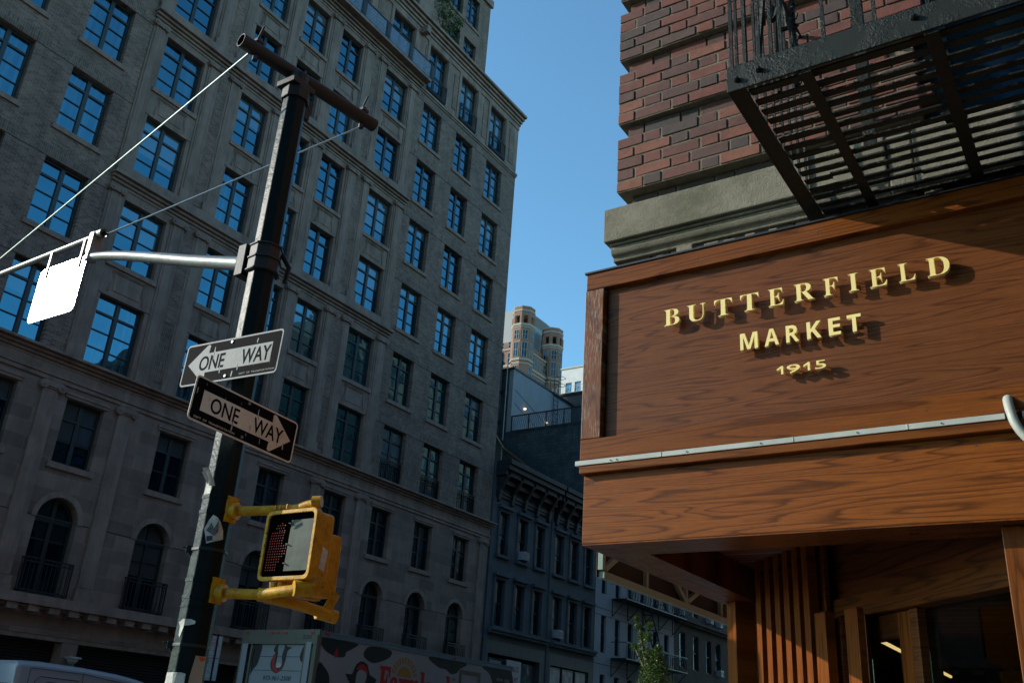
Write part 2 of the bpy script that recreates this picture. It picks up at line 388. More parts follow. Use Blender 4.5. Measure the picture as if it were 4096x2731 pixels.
# ================================================================== FACADE TOOLS (walls facing +X at X = xf)
def wall_x(m, xf, y0, y1, z0, z1, holes, depth=.25, arches=()):
    ys = sorted({y0, y1, *[h[0] for h in holes], *[h[1] for h in holes]}); zs = sorted({z0, z1, *[h[2] for h in holes], *[h[3] for h in holes]})
    ys = [y for y in ys if y0 <= y <= y1]; zs = [z for z in zs if z0 <= z <= z1]
    for i in range(len(zs)-1):
        zc = (zs[i]+zs[i+1])/2; run = None
        for j in range(len(ys)-1):
            yc = (ys[j]+ys[j+1])/2
            inside = any(h[0] < yc < h[1] and h[2] < zc < h[3] for h in holes)
            if not inside:
                if run is None: run = ys[j]
            if (inside or j == len(ys)-2) and run is not None:
                e = ys[j] if inside else ys[j+1]
                m.quad((xf, run, zs[i]), (xf, e, zs[i]), (xf, e, zs[i+1]), (xf, run, zs[i+1])); run = None
    for h in holes:
        a, b, c, d = h[:4]
        if a >= y1 or b <= y0 or c >= z1 or d <= z0: continue
        if len(h) > 4: # arched head: radius = half the width
            rr = (b-a)/2; cy = (a+b)/2; sp = d-rr; N = 12; pts = [(cy-rr*math.cos(math.pi*i/N), sp+rr*math.sin(math.pi*i/N)) for i in range(N+1)]
            for i in range(N):
                p, q = pts[i], pts[i+1]
                m.quad((xf, p[0], p[1]), (xf, q[0], q[1]), (xf, q[0], d), (xf, p[0], d))
                m.quad((xf, p[0], p[1]), (xf, q[0], q[1]), (xf-depth, q[0], q[1]), (xf-depth, p[0], p[1]))
            m.quad((xf, a, c), (xf-depth, a, c), (xf-depth, a, sp), (xf, a, sp)); m.quad((xf, b, c), (xf-depth, b, c), (xf-depth, b, sp), (xf, b, sp))
        else:
            m.quad((xf, a, c), (xf-depth, a, c), (xf-depth, a, d), (xf, a, d)); m.quad((xf, b, c), (xf-depth, b, c), (xf-depth, b, d), (xf, b, d))
            m.quad((xf, a, d), (xf-depth, a, d), (xf-depth, b, d), (xf, b, d))
        m.quad((xf, a, c), (xf-depth, a, c), (xf-depth, b, c), (xf, b, c))

WC = {}
def window(parent, y0, y1, z0, z1, style='grid', xf=XF, depth=.25, frame='frame', glass='glass', sill=True, name='window', rows=4, trans=.235):
    """casement window: frame mesh, pane child, sill child; meshes shared between equal windows"""
    W, H = round(y1-y0, 2), round(z1-z0, 2); key = (W, H, style, depth, frame, glass, sill, rows)
    base = Vector((xf-depth+.07, y0, z0)) - wpos(parent)
    if key in WC: return copy_tree(WC[key], parent, loc=base)
    a = MB(); fr = .075; D = .07; hw = W/2
    if style == 'arch':
        rr = hw; sp = H-rr; N = 14
        outer = [(0, 0), (W, 0), (W, sp)]+[(hw+rr*math.cos(math.pi*i/N), sp+rr*math.sin(math.pi*i/N)) for i in range(1, N)]+[(0, sp)]
        r2 = rr-fr; inner = [(fr, fr), (W-fr, fr), (W-fr, sp)]+[(hw+r2*math.cos(math.pi*i/N), sp+r2*math.sin(math.pi*i/N)) for i in range(1, N)]+[(fr, sp)]
        a.ring(outer, inner, (0, 0, 0), (0, 1, 0), (0, 0, 1), (1, 0, 0), -D, 0)
        a.box(-D, .004, hw-.06, hw+.06, fr, H-fr); a.box(-D, .008, fr, W-fr, sp-.05, sp+.05)
        for z in (.95, 1.45): a.box(-D+.01, -.01, fr, W-fr, z-.02, z+.02)
    else:
        a.ring([(0, 0), (W, 0), (W, H), (0, H)], [(fr, fr), (W-fr, fr), (W-fr, H-fr), (fr, H-fr)], (0, 0, 0), (0, 1, 0), (0, 0, 1), (1, 0, 0), -D, 0)
        if style == 'grid':
            a.box(-D, .006, hw-.065, hw+.065, fr, H-fr)
            zt = H*(1-trans); a.box(-D, .003, fr, hw-.065, zt-.035, zt+.035); a.box(-D, .003, hw+.065, W-fr, zt-.035, zt+.035)
            k = rows-1
            for i in range(1, k):
                z = fr+(zt-.035-fr)*i/k; a.box(-D+.015, -.012, fr, hw-.065, z-.017, z+.017); a.box(-D+.015, -.012, hw+.065, W-fr, z-.017, z+.017)
        elif style == 'sash':
            a.box(-D, .004, fr, W-fr, H*.5-.03, H*.5+.03)
    f = a.build(name, M[frame], parent, local=True); f.location = base
    p = MB(); xg = -.045
    if style == 'arch':
        p.v = [(xg, y, z) for y, z in outer]; p.f = [tuple(range(len(outer)))]; p.mi = [0]
    else: p.quad((xg, .02, .02), (xg, W-.02, .02), (xg, W-.02, H-.02), (xg, .02, H-.02))
    pn = p.build('pane', M[glass], f, local=True)
    if pn.data.polygons[0].normal.x < 0: pn.data.flip_normals()
    if sill:
        s = MB(); o = depth-.07
        s.box(-.06, o+.07, -.12, W+.12, -.17, -.003); s.build('sill', M['stone_plain'], f, local=True, bevel=.01)
    WC[key] = f
    return f

# ================================================================== APARTMENT BUILDING
apt = root('apartment_building', (XF, 20.5, 0), 'tall grey-brown brick and limestone apartment building with green window frames, filling the left half', 'building')
rows = [(11.05, 13.32), (14.42, 16.57), (17.66, 19.83), (20.90, 23.07), (24.07, 26.27), (27.28, 29.45)]
colL = [(6.15, 7.55), (8.83, 10.24), (11.48, 12.90)]
colS = [(14.20, 15.80), (17.53, 18.87), (19.73, 21.06), (21.83, 23.15), (24.72, 26.28)]
colR = [(27.50, 28.93), (30.15, 31.56), (32.83, 34.27)]
brick_holes = []; stone_holes = []
for i, (a, b) in enumerate(rows):
    for c in colL+colR: brick_holes.append((c[0], c[1], a, b))
    for c in colS: stone_holes.append((c[0], c[1], a, b))
r7 = (30.25, 32.87)
top_cols = colL+colS+colR
top_holes = [(c[0], c[1], *r7) for c in top_cols]
low_cols = [(6.0, 7.2), (11.36, 12.56), (14.05, 15.26), (17.26, 18.46), (21.42, 22.62), (24.66, 25.86), (27.38, 28.55), (30.11, 31.31), (32.84, 34.02)]
low_holes = [(c[0], c[1], 8.02, 9.88) for c in low_cols]
arch_cols = [(6.0, 7.2), (11.0, 12.2), (14.03, 15.28), (17.23, 18.43), (21.40, 22.60), (24.66, 25.84), (27.38, 28.56), (30.07, 31.27), (32.8, 33.98)]
arch_holes = [(c[0], c[1], 4.50, 7.10, 'a') for c in arch_cols]
m = MB(); wall_x(m, XF, 5.6, 13.6, 11.0, 30.12, brick_holes); m.build('brick_wall', M['fac_brick'], apt)
m = MB(); wall_x(m, XF, 26.95, 35.55, 11.0, 30.12, brick_holes)
m.quad((XF, 35.55, 11), (XF-42, 35.55, 11), (XF-42, 35.55, 33.9), (XF, 35.55, 33.9)); m.quad((XF, 5.6, 0), (XF-42, 5.6, 0), (XF-42, 5.6, 42), (XF, 5.6, 42))
m.build('brick_wall', M['fac_brick'], apt)
m = MB(); wall_x(m, XF, 13.6, 26.95, 11.0, 30.12, stone_holes); wall_x(m, XF, 5.6, 35.55, 30.12, 33.3, top_holes)
up_holes = [(c[0], c[1], 34.1, 36.3) for c in colL+colS]
wall_x(m, XF, 5.6, 27.3, 33.3, 42.0, up_holes); m.quad((XF, 27.3, 33.3), (XF-2.2, 27.3, 33.3), (XF-2.2, 27.3, 42), (XF, 27.3, 42))
m.build('stone_wall', M['stone_plain'], apt)
m = MB(); wall_x(m, XF, 5.6, 35.55, 3.52, 11.0, low_holes+arch_holes); m.quad((XF, 35.55, 0), (XF-6, 35.55, 0), (XF-6, 35.55, 11), (XF, 35.55, 11))
m.build('limestone_base', M['stone'], apt)
# set-back upper storeys
XT = XF-2.2
tcols = [(31.15, 32.25), (32.65, 33.8)]
m = MB(); th = [(c[0], c[1], a, b) for c in tcols for a, b in ((36.25, 38.42), (39.5, 41.67))]
wall_x(m, XT, 27.3, 34.85, 33.9, 43, th); m.quad((XT, 34.85, 33.9), (XT-38, 34.85, 33.9), (XT-38, 34.85, 43), (XT, 34.85, 43))
m.build('set_back_wall', M['fac_brick'], apt)
m = MB(); m.box(XF-.6, XF-.4, 5.7, 35.4, 0, 30); m.box(XF-3, XF-.5, 5.7, 27, 30, 42); m.box(XF-1.2, XF-.5, 27, 35.4, 30, 33.9); m.box(XT-3, XT-.5, 27.4, 34.7, 33.9, 43); m.box(XF-42, XF-3, 5.7, 34.7, 30, 43)
m.build('interior_mass', M['dark'], apt)
m = MB(); m.box(XF-42, XF, 27.3, 35.55, 33.5, 33.9); m.build('terrace_slab', M['stone_plain'], apt)

for i, (a, b) in enumerate(rows):
    for c in colL+colR:
        if c[0] < 8 and i < 3: continue
        window(apt, c[0], c[1], a, b)
    for c in colS: window(apt, c[0], c[1], a, b, sill=(i % 2 == 1))
for c in top_cols: window(apt, c[0], c[1], *r7, sill=False, rows=3)
for c in colS+colL: 
    if c[0] > 17: window(apt, c[0], c[1], 34.1, 36.3, sill=False)
for h in th: window(apt, h[0], h[1], h[2], h[3], xf=XT)
for c in low_cols[1:]: window(apt, c[0], c[1], 8.02, 9.88, glass='glass2', trans=.30, rows=3)
for c in arch_cols[1:]: window(apt, c[0], c[1], 4.5, 7.10, style='arch', glass='glass2', sill=False, name='arched_window', depth=.3)

# brick detail: soldier courses over the windows and fine string lines
for i, (a, b) in enumerate(rows):
    for c in colL+colR: m = MB(); m.box(XF+.002, XF+.012, c[0]-.28, c[1]+.28, b+.01, b+.36); m.build('soldier_course', M['fac_soldier'], apt)
for a, b in ((26.97, 27.48), (28.95, 30.13), (31.58, 32.81), (34.29, 35.5), (16.5, 16.92), (23.85, 24.25)): m = MB(); m.box(XF+.002, XF+.014, a, b, 11.3 if a < 25 else 11.08, 13.3); m.build('upright_brickwork', M['fac_soldier'], apt)
m = MB()
for i, (a, b) in enumerate(rows):
    for cols, y0, y1 in ((colL, 5.6, 13.6), (colR, 26.95, 35.55)):
        e = y0
        for c in cols: m.box(XF+.001, XF+.006, e, c[0], b-.012, b+.012); e = c[1]
        m.box(XF+.001, XF+.006, e, y1, b-.012, b+.012)
    if i % 2 == 0:
        e = 13.62
        for c in colS: m.box(XF+.001, XF+.007, e, c[0], b-.015, b+.015); e = c[1]
        m.box(XF+.001, XF+.007, e, 26.93, b-.015, b+.015)
m.box(XF+.001, XF+.006, 5.6, 35.5, 6.50, 6.53)
m.build('string_line', M['stone_dark'], apt)
# stone bay: pilasters, capitals, cornices, spandrel panels
def cornice(m, y0, y1, z0, z1, proj, steps=4):
    for i in range(steps):
        t = (i+1)/steps; m.box(XF-.05, XF+proj*t*t*.75+proj*.25*t, y0-proj*t*.4, y1+proj*t*.4, z0+(z1-z0)*i/steps+.002*i, z0+(z1-z0)*(i+1)/steps)
pil = [(13.66, 14.0), (16.02, 16.42), (16.97, 17.35), (19.10, 19.50), (21.24, 21.64), (23.33, 23.76), (24.28, 24.62), (26.42, 26.86)]
for g0, g1 in ((11.08, 16.62), (17.62, 23.12), (24.02, 29.50)):
    for a, b in pil:
        m = MB(); w_ = b-a
        P = [(a-.07, 0), (a-.07, .045), (a-.002, .045), (a-.002, .09), (a+.05, .09), (a+.065, .07), (b-.065, .07), (b-.05, .09), (b+.002, .09), (b+.002, .045), (b+.07, .045), (b+.07, 0)]
        m.prism(P, (XF, 0, 0), (0, 1, 0), (1, 0, 0), (0, 0, 1), g0+.36, g1)
        Q = [(a-.09, 0), (a-.09, .12), (b+.09, .12), (b+.09, 0)]; m.prism(Q, (XF, 0, 0), (0, 1, 0), (1, 0, 0), (0, 0, 1), g0, g0+.355)
        m.build('pilaster', M['stone_plain'], apt, bevel=.012)
for a, b in ((16.5, 16.9), (23.84, 24.2)):
    for g0, g1 in ((13.305, 16.6), (17.7, 23.1), (24.1, 29.5)): m = MB(); m.box(XF+.002, XF+.03, a, b, g0, g1); m.build('brick_panel', M['fac_brick'], apt)
for z in (16.85, 23.32, 29.70):
    m = MB(); cornice(m, 13.62, 26.95, z, z+.40, .30)
    if z < 29: m.box(XF, XF+.14, 13.6, 26.98, z+.402, z+.76)
    m.build('bay_cornice', M['stone_plain'], apt, bevel=.01)
m = MB(); m.box(XF, XF+.10, 26.98, 35.60, 29.98, 30.12); m.box(XF, XF+.05, 26.98, 35.58, 29.88, 29.977); m.build('string_course', M['stone_plain'], apt, bevel=.01)
m = MB(); m.box(XF, XF+.10, 5.6, 13.5, 29.98, 30.12)
m.build('string_course', M['stone_plain'], apt, bevel=.01)
for z in (16.62, 23.12, 29.5):
    for a, b in pil:
        m = MB(); m.box(XF+.09, XF+.14, a-.03, b+.03, z, z+.20); 
        for yc in (a-.03, b+.03):
            m.prism(circ(yc, z+.08, .115, 14), (XF, 0, 0), (0, 1, 0), (0, 0, 1), (1, 0, 0), .02, .17)
            m.prism(circ(yc, z+.08, .05, 10), (XF, 0, 0), (0, 1, 0), (0, 0, 1), (1, 0, 0), .17, .195)
        m.build('scroll_capital', M['stone_plain'], apt, bevel=.008)
for i in (0, 2, 4):
    zl, zu = rows[i][1], rows[i+1][0]
    for c in colS:
        m = MB(); y0, y1 = c[0]+.12, c[1]-.12; zt = zu-.24; zb = zl+.16
        m.box(XF+.002, XF+.05, c[0]-.04, c[1]+.04, zu-.14, zu-.005)
        for k in (0, .055): m.box(XF+.002, XF+.03, y0+.08+k, y1-.08-k, zt-k-.02, zt-k)
        for sgn, ye in ((1, y0), (-1, y1)):
            P = [(XF+.012, ye+sgn*(.06*math.sin(t*5)+.06+.05*t), zt-.03-(zt-zb)*t) for t in [q/8 for q in range(9)]]
            m.tube(P, .016, 5); m.tube([(p[0], p[1]+sgn*.05, p[2]) for p in P], .012, 5)
        m.box(XF+.002, XF+.02, y0+.2, y1-.2, zb+.05, zt-.14)
        m.build('spandrel_panel', M['stone_plain'], apt)
# top storey and main cornice
m = MB(); cornice(m, 5.6, 35.55, 33.12, 33.90, .42, 5); m.box(XF, XF+.05, 5.6, 35.56, 32.98, 33.118)
for y in (19.0, 21.5, 24.0, 26.75): m.box(XF+.05, XF+.45, y-.14, y+.14, 32.9, 33.3)
m.build('main_cornice', M['stone_plain'], apt, bevel=.01)
for a, b in ((29.42, 29.98), (32.05, 32.6), (34.6, 35.3), (27.02, 27.45), (23.5, 24.3), (16.4, 17.1), (13.1, 13.9)): m = MB(); m.box(XF+.002, XF+.03, a+.12, b-.12, 30.5, 32.6); m.build('inset_brick', M['fac_brick'], apt)
for c in top_cols:
    m = MB(); m.ring([(c[0]-.22, 30.2), (c[1]+.22, 30.2), (c[1]+.22, 32.975), (c[0]-.22, 32.975)], [(c[0]-.04, 30.201), (c[1]+.04, 30.201), (c[1]+.04, 32.90), (c[0]-.04, 32.90)], (XF, 0, 0), (0, 1, 0), (0, 0, 1), (1, 0, 0), .0, .05); m.build('window_surround', M['stone_plain'], apt, bevel=.008)
m = MB(); m.box(XT, XT+.14, 27.4, 34.95, 42.2, 42.7); m.build('upper_band', M['stone_plain'], apt)

# base: entablature, ionic pilasters, lintels, arch surrounds, ledge with dentils
m = MB()
m.box(XF, XF+.05, 5.6, 35.60, 10.20, 10.32); m.box(XF, XF+.09, 5.6, 35.62, 10.322, 10.42)
m.box(XF, XF+.03, 5.6, 35.6, 10.422, 10.66); cornice(m, 5.6, 35.60, 10.66, 11.0, .34, 4)
m.build('entablature', M['stone_plain'], apt, bevel=.012)
ion = [(13.25, 13.73), (15.70, 16.18), (23.92, 24.38), (26.42, 26.88), (34.80, 35.30), (8.6, 9.1)]
for a, b in ion:
    m = MB(); mc = MB(); m.box(XF, XF+.07, a, b, 4.86, 9.95); m.box(XF, XF+.14, a-.08, b+.08, 4.46, 4.62); m.box(XF, XF+.11, a-.05, b+.05, 4.622, 4.85)
    mc.box(XF, XF+.13, a-.02, b+.02, 10.0, 10.17)
    mc.box(XF, XF+.10, a, b, 9.951, 9.998)
    for yc in (a-.03, b+.03):
        mc.prism(circ(yc, 10.03, .125, 16), (XF, 0, 0), (0, 1, 0), (0, 0, 1), (1, 0, 0), .0, .15)
        mc.prism(circ(yc, 10.03, .075, 12), (XF, 0, 0), (0, 1, 0), (0, 0, 1), (1, 0, 0), .15, .165); mc.prism(circ(yc, 10.03, .035, 8), (XF, 0, 0), (0, 1, 0), (0, 0, 1), (1, 0, 0), .165, .19)
    m.build('base_pilaster', M['stone_plain'], apt, bevel=.01); mc.build('ionic_capital', M['stone_plain'], apt, bevel=.008)
for c in low_cols: m = MB(); m.box(XF, XF+.07, c[0]-.12, c[1]+.12, 9.982, 10.06); m.box(XF, XF+.04, c[0]-.10, c[1]+.10, 9.90, 9.983); m.build('lintel', M['stone_plain'], apt)
for c in arch_cols:
    m = MB(); hw = (c[1]-c[0])/2; cy = (c[0]+c[1])/2; N = 14
    o_ = [(cy-(hw+.16)*math.cos(math.pi*i/N), 6.5+(hw+.16)*math.sin(math.pi*i/N)) for i in range(N+1)]; i_ = [(cy-hw*math.cos(math.pi*i/N), 6.5+hw*math.sin(math.pi*i/N)) for i in range(N+1)]
    m.prism(o_+i_[::-1], (XF, 0, 0), (0, 1, 0), (0, 0, 1), (1, 0, 0), .002, .035)
    m.build('arch_moulding', M['stone_plain'], apt)
m = MB(); m.box(XF, XF+.36, 5.6, 35.6, 4.34, 4.46); m.box(XF, XF+.42, 5.6, 35.62, 4.20, 4.338); m.box(XF, XF+.22, 5.6, 35.6, 4.12, 4.198); m.box(XF, XF+.08, 5.6, 35.6, 3.98, 4.118)
y = 6.0
while y < 35.4: m.box(XF+.08, XF+.36, y, y+.31, 4.03, 4.195); y += .592
m.build('dentil_ledge', M['stone_plain'], apt, bevel=.008)
# ground floor: dark recessed shop fronts between stone piers
for a, b in ((5.6, 6.2), (9.3, 9.9), (15.72, 16.2), (22.2, 22.8), (28.6, 29.2), (34.9, 35.55)): m = MB(); m.box(XF-1.0, XF, a, b, 0, 3.39); m.box(XF-1.0, XF+.04, a-.03, b+.03, 2.55, 2.65); m.build('stone_pier', M['stone_plain'], apt, bevel=.01)
m = MB(); m.box(XF-1.0, XF-.02, 5.6, 35.55, 3.40, 3.518); m.build('shopfront_beam', M['stone_plain'], apt)
m = MB()
for i in range(40): 
    z = .3+i*.078
    for a, b in ((6.2, 9.3), (9.9, 15.7), (16.25, 22.2), (22.8, 28.6), (29.2, 34.9)): m.box(XF-.42, XF-.36, a, b, z, z+.04)
m.box(XF-.5, XF-.43, 6, 35, 0, 3.4)
m.build('shopfront_louvre', M['iron'], apt)
cmr = MB(); cmr.tube([(XF+.02, 15.97, 3.02), (XF+.14, 15.97, 3.02)], .05, 12)
dome = [(.15*math.sin(R(a)), -.13*math.cos(R(a))) for a in (0, 18, 36, 54, 72, 90)]
for i in range(5):
    for j in range(14):
        q = [(XF+.22+dome[k][0]*math.cos(2*math.pi*jj/14), 15.97+dome[k][0]*math.sin(2*math.pi*jj/14), 3.0+dome[k][1]) for k, jj in ((i, j), (i, j+1), (i+1, j+1), (i+1, j))]
        cmr.add(q, [(0, 1, 2, 3)])
cmr.box(XF+.05, XF+.39, 15.81, 16.13, 3.002, 3.05)
tag(cmr.build('security_camera', M['conduit'], bevel=.01), 'small white dome security camera on the stone pier between the dark shopfronts', 'camera')

# iron balconies
def railing(parent, x, y0, y1, z0, z1, d, n=None, name='balcony_railing'):
    a = MB(); n = n or int((y1-y0)/.12)
    for z in (z0+.05, z1-.1, z1): a.box(x+d-.02, x+d+.02, y0, y1, z-.018, z+.018)
    for e in (y0, y1):
        for z in (z0+.05, z1): a.box(x, x+d, e-.018, e+.018, z-.016, z+.016)
        for k in range(3): a.box(x+d*k/3+.03, x+d*k/3+.05, e-.01, e+.01, z0, z1)
    for i in range(n+1): y = y0+(y1-y0)*i/n; a.box(x+d-.009, x+d+.009, y-.009, y+.009, z0, z1)
    a.box(x, x+d, y0, y1, z0-.04, z0+.0)
    return a.build(name, M['iron'], parent)
for c in arch_cols[1:]: railing(apt, XF, c[0]-.06, c[1]+.06, 4.50, 5.38, .24)
for c in colR: railing(apt, XF, c[0], c[1], 30.25, 31.15, .12, 5)
for c in colR: railing(apt, XF-.2, c[0]+.02, c[1]-.02, 11.05, 11.95, .10)
m_, n_, l_, b_ = new_mat('balcony glass'); b_.inputs['Base Color'].default_value = (.35, .42, .5, 1); b_.inputs['Roughness'].default_value = .05; b_.inputs['Transmission Weight'].default_value = .75; b_.inputs['IOR'].default_value = 1.45; M['balglass'] = m_
m = MB(); m.box(XF+.0, XF+.62, 17.2, 27.15, 30.125, 30.25); m.build('balcony_slab', M['stone_plain'], apt, bevel=.01)
m = MB(); yy = 17.2
while yy < 27.1:
    m.box(XF+.56, XF+.60, yy, yy+.30, 30.28, 31.12); m.box(XF+.60, XF+.615, yy+.06, yy+.24, 30.4, 31.0); yy += 1.638
m.box(XF+.55, XF+.61, 17.2, 27.12, 31.12, 31.17); m.box(XF+.55, XF+.61, 17.2, 27.12, 30.252, 30.29); m.box(XF, XF+.6, 27.09, 27.13, 31.121, 31.165)
m.build('balcony_frame', M['iron'], apt)
m = MB(); yy = 17.5
while yy < 26.9: m.box(XF+.575, XF+.585, yy+.01, min(yy+1.32, 27.08), 30.3, 31.11); yy += 1.638
m.build('balcony_glass', M['balglass'], apt)

# terrace tree and trailing plants on the set-back
def leaf_cloud(m, centers, n, size, seed=1):
    rnd = random.Random(seed)
    for _ in range(n):
        c, rad = centers[rnd.randrange(len(centers))]
        d = Vector((rnd.gauss(0, 1), rnd.gauss(0, 1), rnd.gauss(0, 1))); d = d.normalized()*rad*rnd.random()**.5
        p = Vector(c)+d
        a = Vector((rnd.gauss(0, 1), rnd.gauss(0, 1), rnd.gauss(0, .7))).normalized(); b = a.cross(Vector((rnd.gauss(0, 1), rnd.gauss(0, 1), rnd.gauss(0, 1)))).normalized()
        s = size*rnd.uniform(.6, 1.3); k = p+a*s; q = p-a*s
        m.add([q, p+b*s*.45, k, p-b*s*.45], [(0, 1, 2, 3)])
rt_ = root('terrace_tree', (XF-.7, 28.9, 33.9), 'small leafy green tree growing on the roof terrace of the apartment building', 'tree')
m = MB(); m.tube([(XF-.7, 28.9, 33.9), (XF-.65, 28.85, 35.0), (XF-.6, 28.9, 36.2)], [.05, .04, .02], 6)
for dx, dy, z in ((.3, .5, 36.6), (-.2, -.5, 36.5), (.2, -.2, 37.2), (.3, .7, 35.6)): m.tube([(XF-.64, 28.87, 35.2), (XF-.6+dx*.6, 28.9+dy*.6, 35.8), (XF-.6+dx, 28.9+dy, z)], [.025, .02, .01], 5)
m.build('trunk', M['bark'], rt_)
m = MB(); cs = [((XF-.5, 28.6, 36.6), .55), ((XF-.4, 29.2, 36.3), .5), ((XF-.3, 28.5, 35.7), .45), ((XF-.3, 29.0, 35.2), .4), ((XF-.2, 29.6, 36.0), .35), ((XF-.2, 29.3, 34.7), .25), ((XF-.5, 28.3, 36.9), .3), ((XF-.3, 28.7, 37.1), .35)]
leaf_cloud(m, cs, 2600, .055, 3); m.build('crown', M['leaf2'], rt_)
rp = root('terrace_planting', (XF-.1, 34.0, 33.9), 'wisps of planting at the edge of the cornice near the building corner', 'plant')
m = MB(); leaf_cloud(m, [((XF-.1, 34.6, 34.0), .22), ((XF-.05, 34.9, 33.95), .15), ((XF, 31.2, 34.0), .2)], 300, .05, 5); m.build('foliage', M['leaf2'], rp)

# ================================================================== HOUSES FARTHER UP THE AVENUE
def sash_window(parent, y0, y1, z0, z1, xf, frame='frame'):
    return window(parent, y0, y1, z0, z1, style='sash', xf=xf, depth=.2, glass='glass2', sill=False, frame=frame)
M['teal_stone'] = plain('dark painted masonry', (.060, .072, .080), .8, var=.3, vs=1.2, bs=.2)
M['cornice_black'] = plain('black cornice', (.012, .012, .013), .6, var=.3)
M['stonefront'] = plain('dark shop front', (.05, .05, .05), .6)
M['poster'] = plain('poster', (.35, .30, .26), .6, var=.5, vs=2.5)
XB = XF
for y0, y1, lab, cols in ((35.62, 41.07, 'dark grey row house with a black bracketed cornice, touching the big apartment building', ((36.35, 37.12), (38.0, 38.82), (39.66, 40.45))),
                    (41.07, 46.0, 'dark grey row house with posters in its shop windows, right of its twin', ((41.5, 42.4), (43.14, 44.02), (44.77, 45.6)))):
    h = root('row_house', (XB, (y0+y1)/2, 0), lab, 'building', 'twin dark row houses')
    holes = [(a, b, z0, z1) for a, b in cols for z0, z1 in ((9.75, 11.75), (6.55, 8.6))]
    m = MB(); wall_x(m, XB, y0, y1, 5.9, 14.0, holes, .2); m.quad((XB, y0, 0), (XB-10, y0, 0), (XB-10, y0, 14), (XB, y0, 14)); m.quad((XB, y1, 0), (XB-10, y1, 0), (XB-10, y1, 14), (XB, y1, 14)); m.quad((XB, y0, 14), (XB, y1, 14), (XB-10, y1, 14), (XB-10, y0, 14))
    m.box(XB-.02, XB+.05, y0+.02, y0+.3, 0, 12.3); m.build('wall', M['teal_stone'], h)
    m = MB(); m.box(XB-.7, XB-.5, y0+.1, y1-.1, 0, 13.8); m.build('interior_mass', M['dark'], h)
    for a, b, z0, z1 in holes: sash_window(h, a, b, z0, z1, XB)
    for a, b, z0, z1 in holes:
        m = MB(); m.box(XB, XB+.16, a-.16, b+.16, z0-.16, z0-.02); m.box(XB, XB+.20, a-.2, b+.2, z1+.16, z1+.30); m.box(XB, XB+.06, a-.13, b+.13, z1+.01, z1+.158)
        m.box(XB, XB+.05, a-.13, a-.01, z0, z1+.01); m.box(XB, XB+.05, b+.01, b+.13, z0, z1+.01)
        m.build('window_hood', M['teal_stone'], h, bevel=.01)
    m = MB()
    for i, (z, p) in enumerate(((12.4, .08), (12.55, .12), (13.0, .35), (13.35, .6), (13.6, .75), (13.85, .85))):
        m.box(XB, XB+p, y0+.25-(.1 if i > 2 else 0), y1-.02, z, z+(.14 if i < 2 else .24))
    k = 5
    for i in range(k):
        yy = y0+.4+(y1-y0-.8)*i/(k-1); m.prism([(0, 12.15), (.15, 12.2), (.22, 12.7), (.6, 13.3), (.6, 13.6), (0, 13.6)], (XB, yy, 0), (1, 0, 0), (0, 0, 1), (0, 1, 0), -.1, .1)
    m.build('cornice', M['cornice_black'], h, bevel=.01)
    m = MB(); m.box(XB, XB+.3, y0+.3, y1-.05, 6.33, 6.45); m.box(XB, XB+.22, y0+.3, y1-.05, 6.2, 6.328); m.build('shopfront_cornice', M['teal_stone'], h, bevel=.01)
    m = MB(); wall_x(m, XB+.02, y0, y1, 0, 5.9, [(y0+.5, y1-.5, .5, 5.35)], .3); m.build('shopfront', M['stonefront'], h)
    if y0 > 40:
        for i in range(3):
            a = 41.55+i*1.32; w_ = MB(); w_.box(XB-.12, XB-.06, a, a+1.12, 3.2, 5.28); f = w_.build('shop_window', M['frame'], h); p = MB(); p.box(XB-.06, XB-.05, a+.06, a+1.06, 3.3, 5.2); p.build('window_poster', M['poster'], f)
    else:
        w_ = MB(); w_.box(XB-.25, XB-.2, 36.3, 40.6, .5, 5.2); w_.build('shop_window', M['glass2'], h)
        w_ = MB()
        for i in range(9): w_.box(XB-.15, XB-.12, 36.5+i*.11, 36.54+i*.11, 4.4, 5.1)
        w_.build('window_grille', M['conduit'], h)
def ac_unit(y, z, xf, label, grp='window air conditioners'):
    t = root('air_conditioner', (xf, y, z), label, 'air conditioner', grp)
    a = MB(); a.box(xf-.1, xf+.32, y-.27, y+.27, z, z+.40); a.build('casing', M['white_car'], t, bevel=.02)
    a = MB(); a.box(xf+.321, xf+.327, y-.23, y+.23, z+.04, z+.36)
    a.build('grille', M['ink'], t)
    a = MB()
    for i in range(9): a.box(xf+.328, xf+.335, y-.22, y+.22, z+.05+i*.034, z+.062+i*.034)
    a.build('louvre', M['conduit'], t); return t
ac_unit(38.40, 9.80, XB, 'white air conditioner in the upper middle window of the left dark row house')
ac_unit(41.95, 6.62, XB, 'white air conditioner in a lower window of the right dark row house')
sg = root('letting_sign', (XB+.05, 38.2, 4.2), 'white sign lettered SPACE in the dark shop window of the left row house', 'sign')
m = MB(); m.box(XB+.03, XB+.06, 37.62, 38.85, 3.5, 5.2); m.build('board', M['white_car'], sg)
text('lettering', 'SPACE', M['red_plate'], sg, (XB+.061, 37.82, 4.72), (0, 1, 0), (0, 0, 1), .85, .24, .004, .02)
text('lettering', 'NT', M['red_plate'], sg, (XB+.061, 38.3, 4.25), (0, 1, 0), (0, 0, 1), .35, .24, .004, .02)

